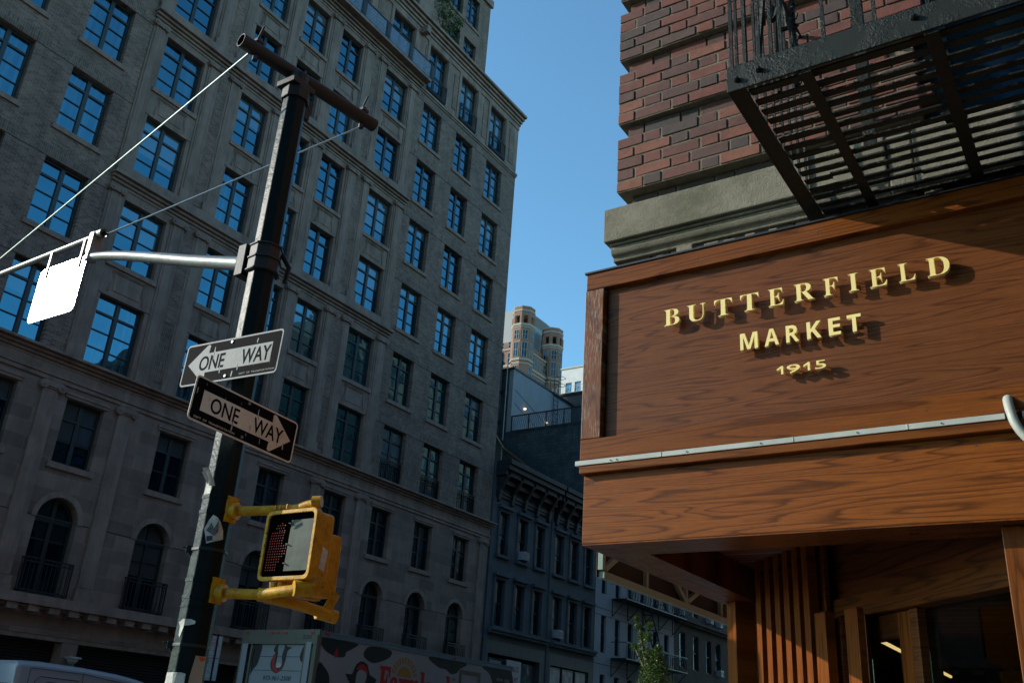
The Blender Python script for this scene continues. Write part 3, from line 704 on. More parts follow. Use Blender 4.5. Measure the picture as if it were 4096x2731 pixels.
# white painted tenement beyond, with its teal brick side wall, penthouse and roof terrace
M['white_wall'] = plain('white painted brick', (.31, .32, .33), .8, var=.08, vs=1.5, bs=.15)
M['teal_brick'] = brick_mat('teal painted brick', 'X', 'Z', (.035, .060, .068), (.065, .10, .112), (.022, .04, .045), bw=.4, bh=.2, ms=.014, bs=.8, dirt=.5)
t = root('white_tenement', (XB, 51, 0), 'white painted tenement with a tall dark teal brick side wall and a roof terrace', 'building')
cols = ((46.78, 47.4), (48.45, 49.1), (50.05, 50.75), (51.7, 52.4), (53.45, 54.2), (55.05, 55.75))
fl = ((3.4, 5.4), (6.5, 8.45), (9.6, 11.5), (12.8, 14.7), (16, 17.9))
holes = [(a, b, z0, z1) for a, b in cols for z0, z1 in fl]
m = MB(); wall_x(m, XB, 46.05, 56.5, 0, 19.35, holes, .2); m.quad((XB, 56.5, 0), (XB-12, 56.5, 0), (XB-12, 56.5, 19.3), (XB, 56.5, 19.3)); m.quad((XB, 46.05, 19.35), (XB, 56.5, 19.35), (XB-6.2, 56.5, 19.35), (XB-6.2, 46.05, 19.35))
m.build('front_wall', M['white_wall'], t)
m = MB()
for z in (5.9, 8.8, 8.42+.02): m.box(XB+.001, XB+.01, 46.05, 56.4, z, z+.03)
m.build('joint_line', M['ink'], t)
for a, b, z0, z1 in holes:
    if z0 < 12: sash_window(t, a, b, z0, z1, XB)
m = MB(); m.box(XB-.6, XB-.4, 46.3, 56.3, 0, 19); m.build('interior_mass', M['dark'], t)
m = MB(); m.quad((XB, 46.04, 0), (XB-18, 46.04, 0), (XB-18, 46.04, 19.4), (XB, 46.04, 19.4)); m.quad((XB-6.6, 46.04, 19.4), (XB-18, 46.04, 19.4), (XB-18, 46.04, 23.6), (XB-6.6, 46.04, 23.6))
m.box(XB-6.55, XB, 46.0, 46.3, 19.36, 19.42)
m.build('side_wall', M['teal_brick'], t)
XPn = -31.0
m = MB(); m.box(XPn-10, XPn, 46.06, 53.5, 19.3, 23.62); m.build('penthouse', M['white_wall'], t)
m = MB(); m.box(XPn-.4, XPn+.06, 46.0, 53.6, 23.62, 23.74); m.box(-40, XPn+.02, 45.98, 46.2, 23.60, 23.73); m.tube([(XPn+.1, 50.9, 23.6), (XPn+.1, 53.6, 23.55)], .05, 6); m.build('coping', M['iron'], t)
m = MB(); m.box(-40, -24.7, 53.6, 60, 19.3, 24.55); m.build('rear_block', M['teal_stone'], t)
m = MB(); m.box(-40, -24.7, 53.5, 53.599, 24.45, 24.6); m.build('rear_coping', M['iron'], t)
# terrace railing with curved bars
m = MB()
xs = [XPn+.05+i*1.2535 for i in range(6)]
for x in xs: m.box(x-.03, x+.03, 46.08, 46.14, 19.4, 20.45)
m.box(xs[0], xs[-1], 46.07, 46.15, 20.40, 20.46); m.box(xs[0], xs[-1], 46.09, 46.13, 19.46, 19.50)
for i in range(42):
    x0 = xs[0]+i*.15
    for k in (0, 1):
        P = [(x0+(.28*q*q if k else -.22*q*q)+.05, 46.11, 19.48+.94*q) for q in (0, .25, .5, .75, 1)]; 
        if xs[0]-.05 < P[-1][0] < xs[-1]: m.tube(P, .011, 4)
m.build('terrace_railing', M['iron'], t)
m = MB()
for y in (50.82, 51.40): m.tube([(XPn+.16, y, 19.5), (XPn+.16, y, 24.72), (XPn-.5, y, 24.72), (XPn-.5, y, 23.7)], .028, 6)
for i in range(16): m.box(XPn+.15, XPn+.17, 50.82, 51.40, 19.8+i*.3, 19.83+i*.3)
for z in (24.2, 24.72): m.tube([(XPn+.16, 50.82, z), (XPn+.7, 50.85, z), (XPn+.8, 51.1, z), (XPn+.7, 51.38, z), (XPn+.16, 51.4, z)], .02, 5)
m.build('roof_ladder', M['iron'], t)
M['bulb'] = emit('lit bulb', (1.0, .72, .4), 2.2)
m = MB()
for y, z in ((47.5, 21.38), (50.2, 21.3)): m.tube([(XPn+.02, y, z), (XPn+.14, y, z)], .055, 8)
m.build('wall_lamp', M['bulb'], t)
m = MB(); m.tube([(XPn-.45, 45.99, 23.9), (XPn-.45, 45.97, 14.0)], .035, 6); m.tube([(XPn-.45, 45.97, 23.9), (XPn-.3, 45.9, 24.05), (XPn-.1, 45.95, 23.9)], .03, 6); m.build('white_pipe', M['conduit'], t)
m = MB(); m.tube([(-31.9, 45.9, 24.8), (-31.9, 45.9, 19.4), (-31.2, 45.9, 18.4), (-28.4, 45.9, 16.3), (-26.8, 45.9, 14.6)], .13, 8)
for z in (20, 22, 24): m.box(-32.1, -31.7, 45.8, 46.03, z, z+.16)
m.build('vent_pipe', M['iron'], t)
m = MB()
for z in (20.8, 21.7): m.tube([(XPn+.02, 46.3, z+.6), (XPn+.02, 50.2, z-.5)], .012, 4)
m.build('wall_cable', M['ink'], t)
# its fire escape
fe = root('iron_balcony_stair', (XB, 52, 0), 'black iron fire escape with scrolled balconies on the white tenement front', 'fire escape')
for zb in (6.35, 9.5, 12.7):
    m = MB(); y0, y1 = 48.0, 56.4; d = .95
    m.box(XB, XB+d, y0, y1, zb-.06, zb); 
    for z in (zb+.82,): m.box(XB+d-.03, XB+d+.01, y0, y1, z-.025, z+.025); m.box(XB, XB+d, y0-.02, y0+.02, z-.02, z+.02); m.box(XB, XB+d, y1-.02, y1+.02, z-.02, z+.02)
    y = y0
    i = 0
    while y < y1:
        P = [(XB+d-.01+.10*math.sin(q*math.pi), y+.16*math.sin(q*3.1)*(1 if i % 2 else -1), zb+.8*q) for q in (0, .25, .5, .75, 1)]; m.tube(P, .014, 4); y += .17; i += 1
        if i % 6 == 0: m.box(XB+d-.02, XB+d+.01, y-.02, y+.02, zb, zb+.82)
    m.build('balcony', M['iron'], fe)
    m = MB()
    for y in (48.05, 50.0, 52.0, 54.2, 56.3): m.tube([(XB+.02, y, zb-.95), (XB+d-.05, y, zb-.08)], .03, 5); m.tube([(XB+.02, y, zb-.95), (XB+.02, y, zb-.05)], .025, 5)
    m.build('bracket', M['iron'], fe)
for zb in (3.2, 6.35, 9.5):
    m = MB()
    for x in (XB+.35, XB+.85): m.tube([(x, 53.4, zb), (x, 51.2, zb+3.1)], .035, 5)
    for i in range(12): f = (i+.5)/12; m.box(XB+.35, XB+.85, 53.4-2.2*f-.09, 53.4-2.2*f+.05, zb+3.1*f-.01, zb+3.1*f+.015)
    m.build('ladder', M['iron'], fe)
# brown building beyond
M['brown_brick'] = brick_mat('dark brown brick', 'Y', 'Z', (.035, .028, .022), (.075, .055, .045), (.05, .045, .04), bs=.4)
t = root('brown_building', (XB, 66, 0), 'dark brown brick building with window air conditioners, last one seen under the canopy', 'building')
cols = ((57.4, 58.3), (59.6, 60.5), (61.8, 62.7), (63.5, 64.4), (65.7, 66.6), (67.9, 68.8), (70, 70.9))
holes = [(a, b, z0, z1) for a, b in cols for z0, z1 in ((3.0, 5.2), (6.8, 8.9), (10.1, 12.0), (13.2, 15.2))]
m = MB(); wall_x(m, XB, 56.52, 76, 0, 17, holes, .2); m.build('wall', M['brown_brick'], t)
for a, b, z0, z1 in holes: sash_window(t, a, b, z0, z1, XB)
m = MB(); m.box(XB-.7, XB-.5, 56.6, 75.9, 0, 16.8); m.build('interior_mass', M['dark'], t)
m = MB(); m.box(XB, XB+.5, 56.55, 76, 9.55, 9.7); m.box(XB, XB+.3, 56.55, 76, 9.4, 9.548); m.build('band_course', M['brown_brick'], t)
for y, z, l_ in ((57.5, 9.9, 'nearest to the white tenement'), (62.2, 9.98, 'middle one of the high row'), (63.9, 9.95, 'right one of the high row'), (63.85, 6.75, 'lowest one')):
    ac_unit(y, z, XB, 'white air conditioner on the dark brown building, '+l_, 'air conditioners of the brown building')

# far twin-turret tower
M['tower_brick'] = plain('tan tower brick', (.25, .140, .098), .85, var=.12, vs=.4)
M['tower_band'] = plain('cream tower bands', (.36, .31, .25), .8, var=.08)
M['tower_roof'] = plain('grey metal roof', (.25, .26, .26), .5, var=.1)
t = root('turreted_tower', (-108, 158, 0), 'distant tan apartment tower with two octagonal turrets and cream bands', 'building')
def octo(cx, cy, r): return [(cx+r*math.cos(R(22.5+45*i)), cy+r*math.sin(R(22.5+45*i))) for i in range(8)]
T = [(-100.65, 152.0), (-100.75, 164.2)]
m = MB(); m.box(-125, -100.6, 152.2, 168, 0, 79.0); m.box(-124, -101.8, 153.5, 167, 79, 81.5)
for cx, cy in T:
    m.prism(octo(cx, cy, 2.45), (0, 0, 0), (1, 0, 0), (0, 1, 0), (0, 0, 1), 60, 83.2)
    o8, i8 = octo(cx, cy, 2.35), octo(cx, cy, 1.9)
    for i in range(8):   # open belfry: corner piers and a top drum
        x, y = octo(cx, cy, 2.15)[i]; m.prism([(x+.42*math.cos(R(a)), y+.42*math.sin(R(a))) for a in (22.5, 67.5, 112.5, 157.5, 202.5, 247.5, 292.5, 337.5)], (0, 0, 0), (1, 0, 0), (0, 1, 0), (0, 0, 1), 83.2, 85.4)
    m.ring(octo(cx, cy, 2.4), i8, (0, 0, 0), (1, 0, 0), (0, 1, 0), (0, 0, 1), 85.4, 87.4)
m.build('brick_body', M['tower_brick'], t)
m = MB()
for cx, cy in T:
    for z, h_, r in ((83.0, .55, 2.6), (82.6, .25, 2.52), (86.4, .35, 2.5), (75.1, .5, 2.62), (74.3, .3, 2.55), (87.4, .2, 2.45)): m.prism(octo(cx, cy, r), (0, 0, 0), (1, 0, 0), (0, 1, 0), (0, 0, 1), z, z+h_)
for z, h_ in ((78.9, .35), (75.1, .5), (74.3, .3), (71.0, .3)): m.box(-125.1, -100.45, 152.05, 168.1, z, z+h_)
m.build('stone_band', M['tower_band'], t)
def tower_window(x, y, ux, uy, z0, z1, w_):
    nx, ny = uy, -ux; a = MB()
    for o_, s_, dd in ((0, 1, .05),):
        p = lambda u_, d: (x+ux*u_+nx*d, y+uy*u_+ny*d)
        q = [p(-w_/2, dd), p(w_/2, dd)]; a.quad((*q[0], z0), (*q[1], z0), (*q[1], z1), (*q[0], z1))
    f = a.build('window', M['glass2'], t)
    a = MB()
    for u_ in (-w_/2, 0, w_/2): q = (x+ux*u_+nx*.08, y+uy*u_+ny*.08); a.box(q[0]-.04, q[0]+.04, q[1]-.04, q[1]+.04, z0, z1)
    for z in (z0, (z0+z1)/2, z1): a.prism([(-w_/2, z-.04), (w_/2, z-.04), (w_/2, z+.04), (-w_/2, z+.04)], (x, y, 0), (ux, uy, 0), (0, 0, 1), (nx, ny, 0), .05, .10)
    a.build('frame', M['tower_band'], f)
ap = 2.45*math.cos(R(22.5))
for cx, cy in T:
    for ang in (-90, -45, 0):
        dx, dy = math.cos(R(ang)), math.sin(R(ang)); ux, uy = -dy, dx
        for z0, z1 in ((79.9, 82.0), (75.9, 79.2), (71.6, 73.9), (68, 70)):
            if z0 < 75 and ang == -45: continue
            tower_window(cx+dx*ap, cy+dy*ap, ux, uy, z0, z1, 1.15)
for y in (155.5, 157.5, 159.5, 161.3):
    for z0, z1 in ((76.2, 78.2), (71.8, 73.8), (68, 70)): tower_window(-100.6, y, 0, 1, z0, z1, 1.2)
for x in (-103.6, -106, -108.5):
    for z0, z1 in ((76.0, 78.2), (71.8, 73.8), (79.4, 80.8)): tower_window(x, 152.2, 1, 0, z0, z1, 1.3)
m = MB(); m.prism([(-104.2, 0), (-103, 1.6), (-104.2, 2.8), (-112, 3.2), (-124, 3.2), (-124, 0)], (0, 158, 88.5), (1, 0, 0), (0, 0, 1), (0, 1, 0), 0, 9); m.box(-124, -104.0, 157.5, 167, 81.5, 88.5); m.build('roof_block', M['tower_roof'], t)

# pale brick building with two windows, upper right of the gap
M['pale_brick'] = brick_mat('pale painted brick', 'X', 'Z', (.56, .56, .54), (.64, .64, .62), (.5, .5, .48), ms=.006, bs=.3, dirt=.1)
t = root('pale_building', (-40, 84, 0), 'pale painted brick building with small windows, seen just left of the wooden sign', 'building')
m = MB()
hx = [(-47.15, -46.4), (-46.05, -45.3), (-44.5, -43.8), (-43.4, -42.7)]
xs = [-47.7]+[v for h in hx for v in h]+[-36]
for i in range(0, len(xs)-1): 
    solid = (i % 2 == 0)
    if solid: m.quad((xs[i], 80, 30), (xs[i+1], 80, 30), (xs[i+1], 80, 38.7), (xs[i], 80, 38.7))
    else: 
        m.quad((xs[i], 80, 30), (xs[i+1], 80, 30), (xs[i+1], 80, 36.0), (xs[i], 80, 36.0)); m.quad((xs[i], 80, 37.12), (xs[i+1], 80, 37.12), (xs[i+1], 80, 38.7), (xs[i], 80, 38.7))
m.box(-47.7, -36, 80.25, 92, 0, 38.6); m.quad((-47.7, 80, 0), (-47.7, 80.3, 0), (-47.7, 80.3, 38.7), (-47.7, 80, 38.7))
m.build('brick_wall', M['pale_brick'], t)
m = MB(); m.box(-47.8, -36, 79.9, 80.3, 38.7, 38.85); m.build('coping', M['conduit'], t)
for a, b in hx:
    q = MB(); q.box(a, b, 80.12, 80.2, 36.0, 37.12); f = q.build('window', M['glass'], t); q = MB(); q.ring([(a, 36.0), (b, 36.0), (b, 37.12), (a, 37.12)], [(a+.06, 36.06), (b-.06, 36.06), (b-.06, 37.06), (a+.06, 37.06)], (0, 80.05, 0), (1, 0, 0), (0, 0, 1), (0, 1, 0), 0, .06); q.box(a, b, 80.06, 80.1, 36.5, 36.56); q.build('frame', M['white_car'], f)
m = MB(); m.box(-47.7, -36, 79.2, 79.23, 36.35, 36.38)
for i in range(30): m.box(-48.2+i*.4, -48.18+i*.4, 79.2, 79.22, 35.4, 36.38)
m.build('roof_railing', M['conduit'], t)

# ================================================================== NEAR-SIDE BUILDINGS (mirrored in the windows across the avenue) and an added sky blocker
def near_block(name, y0, y1, h, matn, label):
    t = root(name, (-1.93, (y0+y1)/2, 0), label, 'building')
    m = MB(); m.box(-1.93, 16, y0, y1, 0, h); m.build('wall', M[matn], t)
    m = MB(); z = 5.0
    while z < h-2.5:
        y = y0+1.2
        while y < y1-1.5: m.box(-1.98, -1.94, y, y+1.1, z, z+1.9); y += 2.6
        z += 3.3
    m.build('window_row', M['glass2'], t)
    m = MB(); m.box(-2.4, 16, y0, y1, h, h+.5); m.build('cornice', M['stone_plain'], t)
def near_block2(name, x0, x1, y0, y1, h, matn, label):
    t = root(name, ((x0+x1)/2, y1, 0), label, 'building')
    m = MB(); m.box(x0, x1, y0, y1, 0, h); m.build('wall', M[matn], t)
    m = MB(); z = 5.0
    while z < h-2.5:
        x = x0+1.2
        while x < x1-1.5: m.box(x, x+1.1, y1+.01, y1+.05, z, z+1.9); x += 2.6
        z += 3.3
    m.build('window_row', M['glass2'], t)
M['tan_brick'] = brick_mat('tan brick', 'Y', 'Z', (.20, .12, .08), (.28, .17, .11), (.2, .18, .15))
near_block('mid_rise_building', 14.2, 30, 17.5, 'tan_brick', 'low tan brick building on the near side of the avenue, seen in reflections')
near_block('mid_rise_building', 30.1, 47, 21, 'brown_brick', 'dark brown building on the near side of the avenue, seen in reflections')
near_block('mid_rise_building', 47.1, 95, 31, 'tan_brick', 'tall tan building far up the near side of the avenue, seen in reflections'
)
near_block2('sky_blocker', -4.8, 60, -45, -12, 34, 'brown_brick', 'unseen dark brick block behind the camera, added to cut skylight')  # unseen block, added to cut skylight on the facade and reflections on the oak

# ================================================================== RED BRICK CORNER BUILDING
rb = root('corner_brick_building', (-1.93, 3.7, 0), 'old red brick corner building with recessed brick rows and a rough stone ledge', 'building')
M['mortar'] = plain('old mortar', (.17, .15, .105), .95, var=.3, vs=30, bs=.9, bscale=250, bdist=.004)
def brick_geo_mat():
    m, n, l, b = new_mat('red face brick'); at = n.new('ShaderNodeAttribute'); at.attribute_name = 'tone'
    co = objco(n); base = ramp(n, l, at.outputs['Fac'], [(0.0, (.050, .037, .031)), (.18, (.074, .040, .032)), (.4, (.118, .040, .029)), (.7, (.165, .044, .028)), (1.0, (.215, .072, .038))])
    f = noise(n, l, co, 26, 6, .7); c = mixc(n, l, base, mixc(n, l, base, (.40, .38, .38), 1.0, 'MULTIPLY'), ramp(n, l, f, [(.45, 0.0), (.74, .7)])); f3 = noise(n, l, co, 3.2, 6, .7); c = mixc(n, l, c, mixc(n, l, c, (.5, .5, .5), 1.0, 'MULTIPLY'), ramp(n, l, f3, [(.48, 0.0), (.7, .6)])); f4 = noise(n, l, co, 75, 5, .8); c = mixc(n, l, c, (.30, .25, .18), ramp(n, l, f4, [(.66, 0.0), (.72, .55)]))
    l.new(c, b.inputs['Base Color']); b.inputs['Roughness'].default_value = .75
    bump(n, l, b, noise(n, l, co, 120, 5, .65), .55, .004); return m
M['face_brick'] = brick_geo_mat()
rnd = random.Random(11)
bx0, bx1 = -1.93, 1.4
m = MB(); tones = []
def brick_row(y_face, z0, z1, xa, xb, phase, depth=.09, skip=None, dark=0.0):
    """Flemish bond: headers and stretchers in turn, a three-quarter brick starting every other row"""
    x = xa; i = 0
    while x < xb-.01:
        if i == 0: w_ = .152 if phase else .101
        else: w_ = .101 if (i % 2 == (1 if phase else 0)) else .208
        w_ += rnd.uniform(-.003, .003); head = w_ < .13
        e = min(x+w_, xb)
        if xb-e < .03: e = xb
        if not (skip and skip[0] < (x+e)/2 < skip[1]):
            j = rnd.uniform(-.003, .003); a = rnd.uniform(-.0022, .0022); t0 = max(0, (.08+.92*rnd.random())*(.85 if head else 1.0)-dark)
            g0, g1 = rnd.uniform(.004, .0065), rnd.uniform(.003, .005)
            vs = [(x+g0, y_face+j+a, z0+.0055), (e-g1, y_face+j-a, z0+.0055+a), (e-g1, y_face+depth, z0+.0055), (x+g0, y_face+depth, z0+.0055),
                  (x+g0, y_face+j, z1-.004+a*.6), (e-g1, y_face+j, z1-.004-a*.6), (e-g1, y_face+depth, z1-.004), (x+g0, y_face+depth, z1-.004)]
            m.add(vs, [(0, 3, 2, 1), (4, 5, 6, 7), (0, 1, 5, 4), (1, 2, 6, 5), (2, 3, 7, 6), (3, 0, 4, 7)]); tones.extend([t0]*8)
        x = e; i += 1
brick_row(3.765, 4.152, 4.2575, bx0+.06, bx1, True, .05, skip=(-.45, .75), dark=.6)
groups = []
z = 4.258
winx = (-.45, .75); win_z = (4.15, 6.2)
for gi in range(6):
    for k in range(5):
        z0 = z+k*.0662; brick_row(3.7, z0, z0+.0662, bx0, bx1, (k+gi) % 2 == 0, skip=winx if z0 > 4.1 and z0 < 6.2 else None)
    zr = z+5*.0662
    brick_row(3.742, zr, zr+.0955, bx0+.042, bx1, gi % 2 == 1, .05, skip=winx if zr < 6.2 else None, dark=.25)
    z += .4265
# courses under the ledge behind the sign
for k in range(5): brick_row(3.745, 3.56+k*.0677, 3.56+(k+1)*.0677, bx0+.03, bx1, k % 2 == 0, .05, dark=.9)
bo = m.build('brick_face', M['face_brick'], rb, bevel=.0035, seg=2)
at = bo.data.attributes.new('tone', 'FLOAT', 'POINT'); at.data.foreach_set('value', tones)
m = MB(); zt = z
# mortar bed: stepped back behind each course, projecting groups and recesses
zz = 4.258
def mslab(yf, z0, z1, x0=bx0, x1=bx1):
    if z0 < 6.2: m.box(x0, winx[0], yf, 3.9, z0, z1); m.box(winx[1], x1, yf, 3.9, z0, z1)
    else: m.box(x0, x1, yf, 3.9, z0, z1)
for gi in range(6): mslab(3.7055, zz, zz+.331, bx0+.008); mslab(3.749, zz+.3312, zz+.4263, bx0+.052); zz += .4265
mslab(3.772, 3.2, 4.2578, bx0+.065)
m.build('mortar_bed', M['mortar'], rb)
# side wall along the avenue: same banding, brick texture
M['red_brick_side'] = brick_mat('red brick wall', 'Y', 'Z', (.12, .045, .032), (.25, .075, .045), (.3, .27, .2), bias=-.1)
m = MB(); m.box(bx0+.03, 15, 3.92, 14, 2.6, 17.5); zz = 4.258
while zz < 16.5: m.box(bx0, bx0+.1, 3.92, 14, zz, zz+.331); zz += .4265
m.box(bx0+.1, 15, 3.76, 3.92, 6.9, 17.5); m.box(1.41, 15, 3.72, 3.92, 2.6, 6.9); m.build('upper_walls', M['red_brick_side'], rb)
# stone ledge
def ledge_mat():
    m, n, l, b = new_mat('weathered ledge stone'); co = objco(n)
    f = noise(n, l, co, 5, 6, .7); c = mixc(n, l, (.165, .145, .105), (.300, .268, .200), ramp(n, l, f, [(.3, 0.0), (.7, 1.0)]))
    g = noise(n, l, co, 3.1, 5, .7); c = mixc(n, l, c, (.075, .085, .030), ramp(n, l, g, [(.5, 0.0), (.68, .55)]))
    l.new(c, b.inputs['Base Color']); b.inputs['Roughness'].default_value = .9
    bump(n, l, b, mth(n, l, 'MULTIPLY_ADD', noise(n, l, co, 110, 4, .8), 1.6, mth(n, l, 'MULTIPLY', noise(n, l, co, 22, 3, .6), .8)), 1.0, .006); return m
M['ledge'] = ledge_mat()
m = MB(); e = 0
segs = [(-1.972, -.60)]
for a, b in segs:
    m.box(a, b-.003, 3.657, 3.9, 3.955, 4.145)
    m.box(a+.022, b-.003, 3.682, 3.9, 3.940, 3.9548); m.prism([(3.694, 3.9398), (3.696, 3.918), (3.706, 3.900), (3.728, 3.893), (3.728, 3.872), (3.9, 3.872), (3.9, 3.9398)], (a+.02, 0, 0), (0, 1, 0), (0, 0, 1), (1, 0, 0), 0, b-.023-a)
m.box(-1.972, -1.85, 3.9, 14, 3.955, 4.145); m.box(-1.95, -1.85, 3.9, 14, 3.88, 3.9548)
m.build('stone_ledge', M['ledge'], rb, bevel=.008)
m = MB(); m.box(-.598, -.497, 3.672, 3.9, 3.87, 4.146); m.box(-.492, .9, 3.668, 3.9, 3.87, 4.15); m.box(.905, 1.4, 3.668, 3.9, 3.87, 4.15); m.build('window_sill', M['ledge'], rb, bevel=.008)
# rubble and brick ends under the ledge
m = MB()
for i in range(26):
    x = -1.80+i*.11+rnd.uniform(-.02, .02); h_ = rnd.uniform(.02, .075); m.box(x, x+rnd.uniform(.04, .09), 3.69+rnd.uniform(0, .03), 3.76, 3.765, 3.79+h_)
m.build('rough_filling', M['ledge'], rb, bevel=.006)
# window behind the fire escape
m = MB()
m.ring([(winx[0], 4.152), (winx[1], 4.152), (winx[1], 6.2), (winx[0], 6.2)], [(winx[0]+.14, 4.21), (winx[1]-.14, 4.21), (winx[1]-.14, 6.06), (winx[0]+.14, 6.06)], (0, 3.80, 0), (1, 0, 0), (0, 0, 1), (0, 1, 0), 0, .08)
m.box(winx[0]+.14, winx[1]-.14, 3.83, 3.87, 5.10, 5.16)
wf = m.build('window', M['frame'], rb, bevel=.004)
m = MB(); m.quad((winx[0]+.1, 3.85, 4.18), (winx[1]-.1, 3.85, 4.18), (winx[1]-.1, 3.85, 6.1), (winx[0]+.1, 3.85, 6.1)); pn = m.build('pane', M['glass'], wf)
if pn.data.polygons[0].normal.y > 0: pn.data.flip_normals()

# ================================================================== WOODEN SHOP FRONT
sf = root('wooden_shopfront', (-1.9, 3.7, 0), 'varnished oak shop front with BUTTERFIELD MARKET sign box and fluted corner entrance', 'shop front')
YS = 3.60
XR = 2.6
m = MB()   # sign box body and its recessed panel
m.box(-1.925, XR, 3.637, 3.75, 2.90, 3.668); m.build('sign_panel', M['oak_panel'], sf)
m = MB(); m.box(-2.026, XR, YS, 3.75, 3.668, 3.757); m.build('top_rail', M['oak_x2'], sf, bevel=.003)
wm = M['oak_z'].copy(); wm.name = 'weathered oak stile'; wn, wl_ = wm.node_tree.nodes, wm.node_tree.links; wb = wn['Principled BSDF']
src = wb.inputs['Base Color'].links[0].from_socket
fl_ = noise(wn, wl_, coords(wn, wl_, 'Z', 'X', 16, 210), 1.0, 5, .75); hz = noise(wn, wl_, coords(wn, wl_, 'Z', 'X', 3.2, 9, 2.0), 1.0, 4, .6)
fm = mth(wn, wl_, 'MULTIPLY', ramp(wn, wl_, fl_, [(.50, 0.0), (.60, 1.0)]), ramp(wn, wl_, hz, [(.38, .15), (.6, 1.0)]))
wl_.new(mixc(wn, wl_, src, (.42, .36, .29), mth(wn, wl_, 'MULTIPLY', fm, .75)), wb.inputs['Base Color'])
m = MB(); m.box(-2.030, -1.931, YS, 3.75, 2.9075, 3.6655); m.build('left_stile', wm, sf, bevel=.003)
m = MB(); m.box(-2.030, XR, YS-.0005, 3.75, 2.806, 2.9055); m.build('bottom_rail', M['oak_x2'], sf, bevel=.003)
m = MB(); m.box(-2.028, -1.93, 3.7505, 5.3, 2.806, 3.757); m.build('side_panel', M['oak_panel'], sf, bevel=.003)
m = MB(); m.box(-2.035, XR, 3.592, 3.70, 3.7575, 3.766); m.box(-2.035, -1.9, 3.70, 5.3, 3.7575, 3.766); m.build('flashing', M['iron'], sf)
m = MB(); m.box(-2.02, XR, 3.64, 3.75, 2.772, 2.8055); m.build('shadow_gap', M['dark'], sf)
m = MB(); m.box(-2.018, XR, 3.575, 3.74, 2.738, 2.7715); m.box(-2.018, -1.92, 3.7405, 5.3, 2.738, 2.7715); m.build('drip_moulding', M['oak_x2'], sf, bevel=.004)
m = MB(); m.box(-2.012, XR, 3.612, 3.857, 2.43, 2.7375); m.build('lower_fascia', M['oak_x'], sf, bevel=.003)
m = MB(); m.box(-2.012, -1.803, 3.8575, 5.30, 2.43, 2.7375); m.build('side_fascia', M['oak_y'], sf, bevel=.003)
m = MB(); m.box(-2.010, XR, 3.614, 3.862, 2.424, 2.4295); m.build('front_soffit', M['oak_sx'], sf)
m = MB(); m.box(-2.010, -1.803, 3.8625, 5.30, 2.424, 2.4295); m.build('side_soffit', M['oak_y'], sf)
m = MB(); m.box(-1.80, 3.0, 3.86, 6.0, 2.64, 2.66); m.build('recess_ceiling', M['oak_y'], sf)
m = MB(); m.box(-2.04, -.29, 3.575, 3.5985, 2.7765, 2.7985); m.box(-.235, XR, 3.575, 3.5985, 2.7765, 2.7985)
for x in (-1.62, -1.05, -.62): m.box(x, x+.004, 3.573, 3.5752, 2.777, 2.798)
co_ = m.build('conduit', M['conduit'], sf, bevel=.003)
m = MB()
for x in (-1.86, -1.83, -1.5, -1.18, -.80, -.5): m.tube([(x, 3.576, 2.786), (x, 3.571, 2.786)], .003, 6)
m.build('screw', M['ink'], co_)
for x, z in ((-1.995, 3.71), (-1.45, 3.71), (-.9, 3.71), (-.35, 3.71), (-1.99, 2.86), (-1.2, 2.85), (-.55, 2.85), (-1.97, 2.70), (-1.97, 2.46), (-1.15, 2.46), (-.4, 2.70)):
    m = MB(); yf = 3.5995 if z > 2.75 else 3.612; m.tube([(x, yf+.002, z), (x, yf-.0012, z)], .0035, 8); m.build('screw_cap', M['ink'], sf)
# flexible conduit coming out of a cut square
m = MB(); m.box(-.295, -.255, 3.606, 3.6115, 2.835, 2.882); m.build('cable_cutout', M['dark'], sf)
m = MB(); P = [(-.275, 3.62, 2.862), (-.275, 3.598, 2.855), (-.273, 3.57, 2.83), (-.268, 3.555, 2.79), (-.258, 3.552, 2.745), (-.235, 3.555, 2.70), (-.20, 3.56, 2.665), (-.15, 3.565, 2.64)]
def smooth_path(P, n=8):
    Q = []; P = [Vector(p) for p in P]
    for i in range(len(P)-1):
        p0, p1, p2, p3 = P[max(i-1, 0)], P[i], P[i+1], P[min(i+2, len(P)-1)]
        for k in range(n):
            t = k/n; Q.append(.5*((2*p1)+(-p0+p2)*t+(2*p0-5*p1+4*p2-p3)*t*t+(-p0+3*p1-3*p2+p3)*t*t*t))
    Q.append(P[-1]); return Q
Q = smooth_path(P, 14); m.tube(Q, [.0155+(.0012 if i % 2 else 0) for i in range(len(Q))], 14); m.build('flexible_conduit', M['conduit'], sf, smooth=True)
# letters: cream faces on pins standing off the panel
LY0, LY1 = 3.5935, 3.612
def letter(ch, x0, x1, z0, z1, bold=0.0, font_map=None):
    body = font_map(ch) if font_map else ch
    t = text('letter', body, M['gold'], sf, (x0, LY1, z0), (1, 0, 0), (0, 0, 1), x1-x0, z1-z0, LY1-LY0, bold)
    p = MB(); 
    for fx, fz in ((.3, .25), (.5, .75)): x, z = x0+(x1-x0)*fx, z0+(z1-z0)*fz; p.tube([(x, LY1-.002, z), (x, 3.638, z)], .0022, 6)
    p.build('pin', M['brass'], t)
    return t
serif = lambda c: chr(0x1D400+ord(c)-65)
sansb = lambda c: chr(0x1D5D4+ord(c)-65)
for ch, a, b in (('B', -1.612, -1.537), ('U', -1.50, -1.410), ('T', -1.37, -1.288), ('T', -1.25, -1.168), ('E', -1.126, -1.059), ('R', -1.014, -.930), ('F', -.891, -.831), ('I', -.789, -.749), ('E', -.705, -.638), ('L', -.593, -.530), ('D', -.487, -.403)):
    letter(ch, a, b, 3.397 if ch != 'U' else 3.394, 3.476, -.008, serif)
